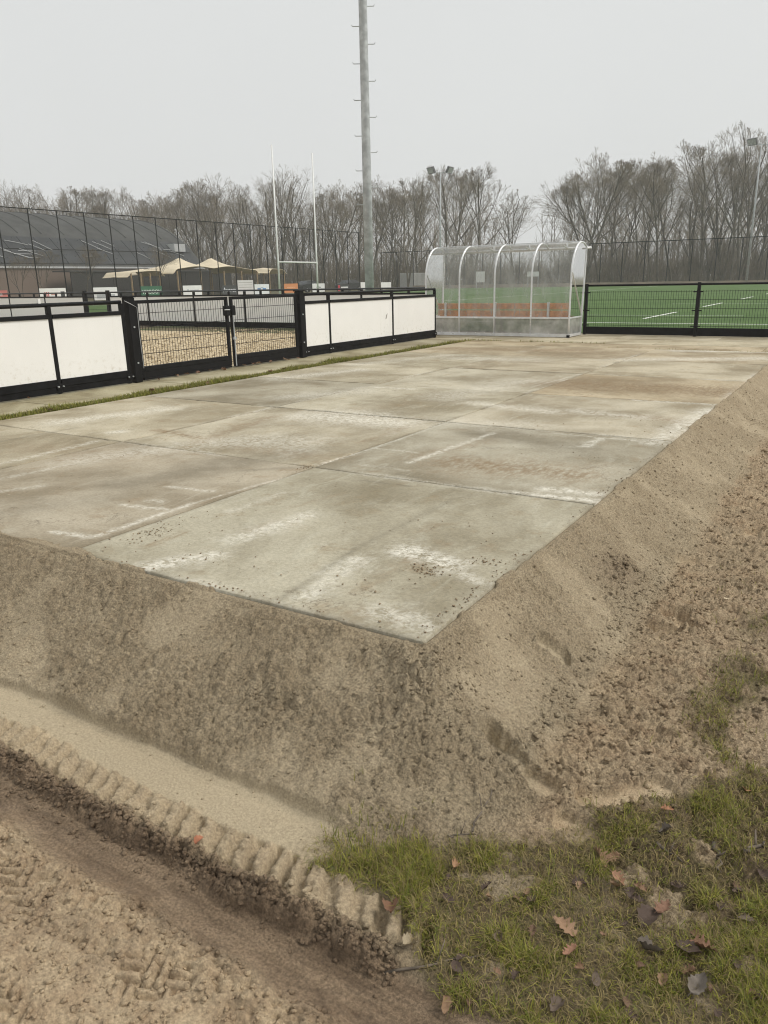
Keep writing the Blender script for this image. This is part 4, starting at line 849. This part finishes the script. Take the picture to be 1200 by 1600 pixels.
def grow(seed, H, spread, clear, forks, dense):
    r = random.Random(seed); segs = []
    def branch(p, d, L, rad, lev):
        n = 5 if lev < 2 else (3 if lev == 2 else 2); pts = [np.array(p)]; d = np.array(d); rr = [rad]
        for i in range(n):
            d = d+np.array([r.gauss(0, .10), r.gauss(0, .10), r.gauss(0, .06)]); d[2] += (.07 if lev in (1, 2) else .02); d /= np.linalg.norm(d)
            pts.append(pts[-1]+d*L/n); rr.append(rad*(1-.75*(i+1)/n) if lev else rad*(1-.62*(i+1)/n))
        for i in range(n): segs.append((pts[i], pts[i+1], rr[i], rr[i+1], lev))
        if lev >= 4: return
        cnt = [int(13*dense), int(9*dense), int(8*dense), int(6*dense)][lev]
        for k in range(cnt):
            f = (clear+(1-clear)*(k+r.random())/cnt) if lev == 0 else .22+.78*(k+r.random())/cnt
            f = min(f, .99); i = min(int(f*n), n-1); q = pts[i]+(pts[i+1]-pts[i])*(f*n-i); dd = (pts[i+1]-pts[i]); dd = dd/np.linalg.norm(dd)
            az = r.uniform(0, 6.283) if lev else k*2.4+r.uniform(-.5, .5); an = r.uniform(.40, .85)*spread if lev == 0 else r.uniform(.30, .80)
            u = np.cross(dd, [0.3, .2, 1.0] if abs(dd[2]) < .9 else [1.0, 0, 0]); u /= np.linalg.norm(u); v = np.cross(dd, u)
            nd = dd*math.cos(an)+(u*math.cos(az)+v*math.sin(az))*math.sin(an)
            ll = L*(((1-f)*.92+.10)*r.uniform(.8, 1.1) if lev == 0 else ((1-f)*.72+.16)*r.uniform(.75, 1.15)); rb = rr[i]*(.55 if lev == 0 else .6)
            branch(q, nd, ll, max(rb, .016 if lev < 3 else .012), lev+1)
    for k in range(forks):
        a = k*2.1+r.uniform(0, 1); t = .0 if forks == 1 else r.uniform(.10, .24)
        branch((0.12*k, 0, -.1), (math.cos(a)*t, math.sin(a)*t, 1), H*(1 if k == 0 else r.uniform(.8, .95)), H*.0125*(1 if forks == 1 else .8), 0)
    A = np.array([s[0] for s in segs]); B = np.array([s[1] for s in segs]); R0 = np.array([s[2] for s in segs]); R1 = np.array([s[3] for s in segs]); lv = np.array([s[4] for s in segs])
    return A, B, R0, R1, lv
TREES = []
for sd_, H, sp, cl, fk, dn in ((11, 19, .95, .28, 1, .9), (12, 20, .75, .22, 2, .72), (13, 18, 1.05, .25, 1, .9), (14, 20, .7, .2, 3, .62), (15, 19, .85, .3, 2, .72), (16, 17, 1.15, .22, 2, .72), (17, 20, .8, .35, 1, .95)):
    A, B, R0, R1, lv = grow(sd_, H, sp, cl, fk, dn); q_ = H/B[:, 2].max(); A, B, R0, R1 = A*q_, B*q_, R0*q_, R1*q_
    s = lv <= 1; V1, F1 = tubes_np(A[s], B[s], R0[s], R1[s], 5); V2, F2 = tubes_np(A[~s], B[~s], np.maximum(R0[~s]*.75, .0115), np.maximum(R1[~s]*.65, .006), 3)
    t = mesh_np('tree_trunk', V1, F1, True); c = mesh_np('tree_crown', V2, F2); t.materials.append(MAT['bark']); c.materials.append(MAT['twig']); TREES.append((t, c, H))
TRI = sum(len(t.polygons)+len(c.polygons) for t, c, _ in TREES)*2; print('tree tris', TRI)
def tree(x, y, h, k, label, group=None, rz=None):
    t, c, H = TREES[k]; s = h/H; root = thing('bare_tree', label, 'tree', (x, y, -.05), group=group, rz=rng.uniform(0, 6.28) if rz is None else rz)
    root.scale = (s, s, s)
    for nm, me in (('trunk', t), ('crown', c)):
        o = bpy.data.objects.new(nm, me); COL.objects.link(o); o.parent = root
def at_pixel(px_, dist):
    """ground position seen in the direction of column px_ at a given range"""
    d = fw+rt*(px_-600)/1195.-up*(437-800)/1195.; h = np.array([d[0], d[1]]); h /= np.linalg.norm(h); return CAM[:2]+h*dist
GL = {'left': ('bare tree from the left in the hazy row behind the arched hall', 'trees behind the arched hall'),
      'mid': ('bare tree from the left in the wood behind the rugby goal', 'trees of the wood behind the goal'),
      'right': ('bare tree from the left in the tall wood right of the shelter', 'trees of the tall wood at right')}
SPOTS = []
for k in range(16): SPOTS.append((-60+26*k+rng.uniform(-8, 8), 150+rng.uniform(-8, 14), 17.6+rng.uniform(-1.5, 1.6), 'left'))
for k in range(18): SPOTS.append((325+21*k+rng.uniform(-8, 8), 128+rng.uniform(-10, 16), 16.8+rng.uniform(-1.8, 1.6), 'mid'))
for k in range(20): SPOTS.append((900+19*k+rng.uniform(-7, 7), 128+rng.uniform(-4, 16), 17.8+rng.uniform(-2, 1.6)+.003*19*k, 'right'))
ORD = 'first second third fourth fifth sixth seventh eighth ninth tenth eleventh twelfth thirteenth fourteenth fifteenth sixteenth seventeenth eighteenth nineteenth twentieth'.split()
NTH = {'left': 0, 'mid': 0, 'right': 0}
for px_, dist, h, g in sorted(SPOTS):
    x, y = at_pixel(px_, dist); n_ = ORD[NTH[g]]; NTH[g] += 1; tree(x, y, h, int(rng.integers(0, 7)), n_+' '+GL[g][0], GL[g][1])
for px_, dist, h, k, lab in ((700, 126, 18.3, 6, 'tall straight bare tree just right of the slim floodlight above the shelter'), (738, 124, 17.5, 2, 'broad bare tree with arching limbs above the left half of the shelter'),
                             (800, 122, 14.0, 5, 'lone small forked bare tree in the gap above the shelter'), (915, 124, 18.8, 0, 'tall bare tree at the left end of the right-hand wood'), (1155, 126, 22.0, 1, 'tallest bare tree with fanned crown beside the right floodlight mast')):
    x, y = at_pixel(px_, dist); tree(x, y, h, k, lab)
# saplings before the brick wall
for px_, h, n_ in ((32, 4.6, 'leftmost'), (70, 5.2, 'second'), (130, 5.6, 'third'), (240, 5.4, 'rightmost')):
    x, y = at_pixel(px_, 88.); tree(x, y, h, 0 if h > 5.3 else 4, n_+' thin leafless sapling in the row before the brick hall wall', 'saplings by the hall')
# the mass of the wood behind the first trees: trunks, underwood
def woodland():
    P0, P1, Ra, Rb = [], [], [], []
    def bush(x, y, h, n):
        az = rng.uniform(0, 6.28, n); le = rng.uniform(.1, .5, n); L = h*rng.uniform(.5, 1.05, n); st = rng.normal(0, .5, (n, 2))
        a = np.stack([x+st[:, 0], y+st[:, 1], np.zeros(n)], -1); d = np.stack([np.cos(az)*np.sin(le), np.sin(az)*np.sin(le), np.cos(le)], -1); b_ = a+d*L[:, None]*.55
        P0.append(a); P1.append(b_); Ra.append(np.full(n, .035)); Rb.append(np.full(n, .022))
        for _ in range(4):
            e = d+rng.normal(0, .35, (n, 3)); e /= np.linalg.norm(e, axis=1, keepdims=True); f = rng.uniform(.3, 1, (n, 1)); s = a+(b_-a)*f
            P0.append(s); P1.append(s+e*L[:, None]*rng.uniform(.25, .55, (n, 1))); Ra.append(np.full(n, .022)); Rb.append(np.full(n, .012))
    for px_ in np.arange(300, 1300, 4.0):
        gap = 770 < px_ < 880
        for rep in range(2):
            x, y = at_pixel(px_+rng.uniform(-4, 4), rng.uniform(134, 185)); bush(x, y, rng.uniform(4, 8) if gap else rng.uniform(4, 10.5), 12)
    for px_ in np.arange(-120, 320, 6.0):
        x, y = at_pixel(px_+rng.uniform(-4, 4), rng.uniform(160, 185)); bush(x, y, rng.uniform(6, 14), 12)
    for px_ in np.arange(-150, 1320, 5.0):                                  # far trunks and boughs of the inner wood
        if 765 < px_ < 885 and rng.random() < .8: continue
        x, y = at_pixel(px_+rng.uniform(-5, 5), rng.uniform(150, 205)); h = rng.uniform(11, 16); n = 26
        p = np.array([[x, y, 0.]]); q = np.array([[x+rng.normal(0, .6), y+rng.normal(0, .6), h]]); P0.append(p); P1.append(q); Ra.append(np.array([.17])); Rb.append(np.array([.03]))
        f = rng.uniform(.2, 1, (n, 1)); s = p+(q-p)*f; az = rng.uniform(0, 6.28, n); e = np.stack([np.cos(az)*.55, np.sin(az)*.55, np.full(n, .83)], -1); tip = s+e*(h*.32*(1.2-f*.8))
        P0.append(s); P1.append(tip); Ra.append(np.full(n, .05)); Rb.append(np.full(n, .018))
        for _ in range(4):
            g = rng.uniform(.25, 1, (n, 1)); s2 = s+(tip-s)*g; e2 = e+rng.normal(0, .4, (n, 3)); P0.append(s2); P1.append(s2+e2*rng.uniform(.8, 2.2, (n, 1))); Ra.append(np.full(n, .022)); Rb.append(np.full(n, .012))
    V, F = tubes_np(np.concatenate(P0), np.concatenate(P1), np.concatenate(Ra), np.concatenate(Rb), 3); print('woodland tris', len(F)*2)
    tag(place('woodland', mesh_np('woodland', V, F), MAT['twig']), 'hazy mass of leafless wood and underwood behind the pitch', 'wood', kind='stuff')
woodland()

# ------------------------------------------------------------------ grass
def grass_material():
    m, n, p, o = newmat('grass_blade'); b = NB(n); at = b.new('ShaderNodeAttribute', attribute_name='mask')
    b.link(at.outputs['Color'], p.inputs['Base Color']); p.inputs['Roughness'].default_value = .55; p.inputs['Specular IOR Level'].default_value = .3
    p.inputs['Subsurface Weight'].default_value = 0.0
    tl = b.new('ShaderNodeBsdfTranslucent'); b.link(at.outputs['Color'], tl.inputs[0]); ms = b.new('ShaderNodeMixShader'); ms.inputs[0].default_value = .25
    b.link(p.outputs[0], ms.inputs[1]); b.link(tl.outputs[0], ms.inputs[2]); b.link(ms.outputs[0], o.inputs[0]); return m
MAT['grass'] = grass_material()
def blades(name, x, y, z, L, wdt, lean, label, dry=.15):
    n = len(x); az = rng.uniform(0, 6.28, n); d = np.stack([np.cos(az), np.sin(az), 0*az], -1); s = np.stack([-np.sin(az), np.cos(az), 0*az], -1)
    B = np.stack([x, y, z-.004], -1); le = lean*rng.uniform(.3, 1.3, n); upv = np.array([[0, 0, 1.0]])
    M1 = B+L[:, None]*.5*(upv*np.cos(le*.6)[:, None]+d*np.sin(le*.6)[:, None]); T = M1+L[:, None]*.5*(upv*np.cos(le*1.5)[:, None]+d*np.sin(le*1.5)[:, None])
    hw = wdt[:, None]*.5
    V = np.stack([B-s*hw, B+s*hw, M1-s*hw*.85, M1+s*hw*.85, T], 1).reshape(-1, 3); k = np.arange(n)[:, None]*5
    F = np.concatenate([k+np.array([[0, 1, 3]]), k+np.array([[0, 3, 2]]), k+np.array([[2, 3, 4]])])
    g = rng.random((n, 1)); col = np.array([[.125, .160, .024]])*(1-g)+np.array([[.37, .345, .065]])*g; dr = rng.random((n, 1)) < dry
    col = np.where(dr, np.array([[.30, .235, .105]])*(.7+.5*g), col)*rng.uniform(.7, 1.15, (n, 1)); col = np.concatenate([col, np.ones((n, 1))], 1)
    me = mesh_np(name, V, F); color_attr(me, np.repeat(col, 5, 0)); return tag(place(name, me, MAT['grass']), label, 'grass', kind='stuff')
x = np.concatenate([rng.uniform(.0, 1.6, 330000), rng.uniform(.5, 2.2, 110000)]); y = np.concatenate([rng.uniform(-1.15, .5, 330000), rng.uniform(.5, 4.2, 110000)])
z, mk = ground_z(x, y); tuft = sstep(-.20, .40, fbm(x, y, .09, 3, 201)+.5*fbm(x, y, .4, 2, 203)); keep = rng.random(len(x)) < mk[:, 2]**1.3*(.12+.88*tuft); x, y, z, tuft = x[keep], y[keep], z[keep], tuft[keep]
print('grass blades', len(x))
blades('turf_grass', x, y, z, (.014+.036*rng.random(len(x))**1.5)*(.6+.8*tuft), .0010+.0014*rng.random(len(x)), 1.25, 'patchy yellow-green grass at the lower right corner', .32)
xd = rng.uniform(.0, 1.6, 90000); yd = rng.uniform(-1.1, .6, 90000); zd, mkd = ground_z(xd, yd); kd = rng.random(90000) < .42*mkd[:, 2]; xd, yd, zd = xd[kd], yd[kd], zd[kd]
blades('dead_grass', xd, yd, zd+.006, .015+.035*rng.random(len(xd)), .0012+.0012*rng.random(len(xd)), 1.5, 'matted dead straw lying between the grass tufts', .85)
xs_ = np.concatenate([rng.uniform(.02, .5, 400), .13+.05*rng.standard_normal(160), rng.uniform(.6, 1.1, 260)]); ys_ = np.concatenate([rng.uniform(-.8, -.45, 400), -.665+.03*rng.standard_normal(160), rng.uniform(-.1, 2.5, 260)])
cl_ = vnoise(xs_*14, ys_*14, 5) > .62; cl_[400:560] = True; xs_, ys_ = xs_[cl_], ys_[cl_]; zs_, _ = ground_z(xs_, ys_)
blades('sand_grass', xs_, ys_, zs_, .02+.03*rng.random(len(xs_)), .0018+.001*rng.random(len(xs_)), .8, 'stray grass tufts poking through the sand', .2)
N = 60000; y = rng.uniform(-.5, 13.2, N); wv = .5+.5*fbm(y, y*0, .8, 3, 211); fade = 1-sstep(7.5, 12, y)*.75
x = -6.02-.30*rng.random(N)*(.6+.6*wv)*(.35+.65*fade); keep = rng.random(N) < (.35+.65*wv)*fade; x, y, wv = x[keep], y[keep], wv[keep]
blades('verge_grass', x, y, np.full(len(x), -.03), (.03+.075*rng.random(len(x)))*(.5+.9*wv), .004+.004*rng.random(len(x)), .7, 'narrow strip of grass between the slab and the fence paving', .22)
xw = np.concatenate([-6.3+.25*rng.random(300), rng.uniform(-6.3, -3.2, 500), rng.uniform(-3, 1.5, 160)]); yw = np.concatenate([rng.uniform(9, 13, 300), 13.04+.02*rng.standard_normal(500), 12.03+.01*rng.standard_normal(160)])
keep = vnoise(xw*2.5, yw*2.5, 3) > .45; xw, yw = xw[keep], yw[keep]
blades('joint_weeds', xw, yw, np.full(len(xw), -.02), .02+.05*rng.random(len(xw)), .006+.004*rng.random(len(xw)), .9, 'small weeds growing in the paving joints before the shelter', .35)
MAT['verge_soil'] = plain('verge_soil', (.075, .062, .035), .95, var=.4, scale=9, bump=.6, bscale=30)
sheet('verge', -6.36, -6.0, -.3, 12.05, -.024, MAT['verge_soil'], 'bare soil of the narrow verge beside the slab')

# ------------------------------------------------------------------ fallen leaves and twigs
def leaf_material():
    m, n, p, o = newmat('dead_leaf'); b = NB(n); oi = b.new('ShaderNodeObjectInfo'); c0 = b.coord('Object')
    f = b.noise(c0, 60, 5, .65); b.link(b.mix(1.0, oi.outputs['Color'], b.ramp(f, .25, .75, .6, 1.25), 'MULTIPLY'), p.inputs['Base Color']); p.inputs['Roughness'].default_value = .65
    b.link(b.bump(b.noise(c0, 140, 3), .4, .004), p.inputs['Normal']); return m
MAT['leaf'] = leaf_material()
def leaf_mesh(seed, lobes, curl):
    r = np.random.default_rng(seed); n = 46; t = np.linspace(0, 1, n); env = np.sin(np.pi*t**.8)**.75*.36
    w1 = env*(1-.38*lobes*(.5+.5*np.cos(t*2*np.pi*4.5+r.uniform(-.4, .4))))+.008; w2 = env*(1-.38*lobes*(.5+.5*np.cos(t*2*np.pi*4.5+r.uniform(-.4, .4)+.6)))+.008
    V = []; F = []; cols = (-1, -.5, 0, .5, 1)
    bend = r.uniform(-.6, .9)*curl; roll = r.uniform(.3, 1.1)*curl; tw = r.uniform(-.6, .6)*curl
    for i in range(n):
        for c in cols:
            wd = w1[i] if c < 0 else w2[i]; yv = c*wd; xv = t[i]-.5
            zv = bend*.5*xv*xv*2+roll*abs(yv)**1.5*1.6*(1 if (c > 0) else r.uniform(.9, 1.0))+tw*xv*yv+.03*curl*math.sin(t[i]*11+c*2.5+seed)+.05*curl*math.sin(t[i]*5.0+c*4+seed*2)*abs(c)
            V.append((xv, yv, zv))
    for i in range(n-1):
        for k in range(4): a = i*5+k; F.append((a, a+5, a+6, a+1))
    k0 = len(V); V += [(-.5, -.008, V[2][2]), (-.5, .008, V[2][2]), (-.72, .02, V[2][2]+.03), (-.72, .008, V[2][2]+.03)]; F.append((k0, k0+1, k0+2, k0+3))
    return mesh_np('dead_leaf', np.array(V), F, True)
LEAVES = [leaf_mesh(300+i, 1.25 if i < 6 else .5, 1.3 if i % 2 else .8) for i in range(10)]
def put_leaf(px_, py_, size, col, label, k=0, group=None, xy=None):
    if xy is None:
        d = fw+rt*(px_-600)/1195.-up*(py_-800)/1195.; t = 1.0
        while t < 30:
            P = CAM+d*t
            if P[2] <= float(ground_z(np.array([P[0]]), np.array([P[1]]))[0][0])+.006: break
            t += .004
    else: P = np.array(xy)
    o = place('dead_leaf', LEAVES[k], MAT['leaf']); o.location = (P[0], P[1], P[2]+.010); o.scale = (size*.82,)*3
    o.rotation_euler = (rng.normal(0, .22), rng.normal(0, .22), rng.uniform(0, 6.28)); o.color = (*col, 1); tag(o, label, 'leaf', group); return o
TAN, RUST, DARK, GREYB = (.31, .19, .11), (.22, .115, .065), (.085, .054, .038), (.13, .105, .082)
put_leaf(882, 1452, .085, TAN, 'large tan lobed oak leaf lying flat in the grass at bottom centre', 0)
put_leaf(890, 1492, .055, (.34, .18, .11), 'small orange lobed leaf just below the large tan oak leaf', 2)
put_leaf(938, 1345, .075, TAN, 'curled tan oak leaf on the sand patch at the edge of the grass', 1)
put_leaf(612, 1427, .075, RUST, 'rust-brown leaf on the mud edge left of the grass', 7)
put_leaf(1015, 1437, .095, DARK, 'big dark brown leaf lying in the grass at right', 6)
put_leaf(1035, 1425, .07, (.24, .13, .08), 'crumpled brown leaf on top of the big dark leaf', 3)
put_leaf(1098, 1484, .075, RUST, 'upright curled rust leaf with dark hollow near the right edge', 5)
put_leaf(1075, 1490, .08, DARK, 'flat dark leaf left of the upright curled leaf', 8)
put_leaf(1012, 1490, .07, GREYB, 'wrinkled grey-brown leaf below the big dark leaf', 9)
put_leaf(1040, 1303, .05, GREYB, 'grey withered leaf in the grass near the upper right', 7)
put_leaf(1042, 1268, .045, (.40, .19, .10), 'small orange leaf at the upper edge of the grass', 4)
put_leaf(958, 1345, .05, TAN, 'small tan leaf tip beside the curled oak leaf', 3)
put_leaf(965, 1378, .055, (.36, .2, .12), 'pinkish broken leaf below the curled oak leaf', 5)
put_leaf(712, 1355, .05, (.38, .22, .12), 'small upright tan leaf at the edge of sand and grass', 1)
put_leaf(310, 1318, .045, (.42, .17, .09), 'tiny orange leaf on the muddy ridge at left', 6)
put_leaf(1136, 940, .05, (.62, .52, .36), 'pale straw leaf on the brown soil at right', 2)
put_leaf(1165, 1238, .05, (.40, .2, .1), 'small orange leaf by the right edge above the grass', 0)
put_leaf(1090, 1545, .07, (.20, .17, .14), 'torn grey leaf near the bottom right corner', 9)
put_leaf(640, 1480, .06, (.40, .33, .22), 'pale leathery leaf on the mud right of the track', 7)
for px_, py_ in ((780, 1470), (905, 1385), (985, 1590), (1125, 1420), (1165, 1440), (830, 1410), (1180, 1560), (930, 1535), (870, 1580), (760, 1390), (985, 1400), (1150, 1510), (700, 1410), (805, 1530), (1060, 1390), (1190, 1370), (720, 1500), (1120, 1590)):
    put_leaf(px_, py_, rng.uniform(.032, .055), DARK if rng.random() < .8 else (.15, .11, .08), 'small dark rotting leaf half hidden in the grass', int(rng.integers(0, 10)), 'rotting leaves in the grass')
for k in range(26):                                     # more litter among the blades
    put_leaf(rng.uniform(660, 1195), rng.uniform(1370, 1590), rng.uniform(.026, .05), [(.24, .14, .08), (.17, .10, .06), DARK, (.30, .19, .11)][k % 4], 'small brown leaf lying loose among the grass blades', int(rng.integers(0, 10)), 'loose brown leaves in the grass')
for k in range(26):
    y = rng.uniform(1.5, 9) if k > 7 else rng.uniform(5.2, 8.3); x = -7.0-.12*rng.random() if k > 7 else -7.14
    if k > 17: x = -6.05-.25*rng.random()
    put_leaf(0, 0, rng.uniform(.07, .11), RUST if rng.random() < .6 else TAN, 'brown leaf blown against the foot of the fence and gate', int(rng.integers(0, 10)), 'leaves along the fence', xy=(x, y, .0))
def twig(px0, px1, r, label, sag=.0, col='bark'):
    pts = []
    for f in np.linspace(0, 1, 7):
        px_ = px0[0]+(px1[0]-px0[0])*f+rng.normal(0, 3); py_ = px0[1]+(px1[1]-px0[1])*f+rng.normal(0, 2); d = fw+rt*(px_-600)/1195.-up*(py_-800)/1195.; t = 1.0
        while t < 12:
            P = CAM+d*t
            if P[2] <= float(ground_z(np.array([P[0]]), np.array([P[1]]))[0][0])+r: break
            t += .004
        pts.append(P)
    mb = MB(); mb.tube(pts, list(np.linspace(r, r*.5, 7)), 7); q = (pts[4]-pts[2]); s = np.array([-q[1], q[0], .1]); mb.tube([pts[3], pts[3]+q*.4+s*.35], [r*.6, r*.3], 5)
    tag(mb.build('twig', MAT['stick'], None, True), label, 'twig')
MAT['stick'] = plain('dead_stick', (.13, .105, .08), .85, var=.4, scale=40)
twig((735, 1300), (770, 1235), .0035, 'thin bent root sticking out of the sand')
twig((700, 1307), (745, 1303), .003, 'short thin root lying on the sand below the bank')
twig((1115, 1320), (1125, 1362), .006, 'knobbly upright stick in the grass at right')
twig((1030, 1318), (1065, 1345), .005, 'dark stick lying across the grass at right')
twig((600, 1520), (760, 1490), .004, 'long thin stick at the border of mud and grass')
twig((1165, 1330), (1200, 1318), .007, 'thick twig entering at the right edge')

# ------------------------------------------------------------------ hazy air
mz, n, p, o = newmat('thin_mist'); n.nodes.remove(p); pv = n.nodes.new('ShaderNodeVolumePrincipled')
pv.inputs['Color'].default_value = (.97, .975, .98, 1); pv.inputs['Density'].default_value = .0010; pv.inputs['Anisotropy'].default_value = .2
n.links.new(pv.outputs[0], o.inputs['Volume'])
hz = MB().box(-330, 170, -60, 330, -1.4, 30.0).build('haze', mz); tag(hz, 'thin grey winter mist over the whole sports park', 'mist', kind='stuff')
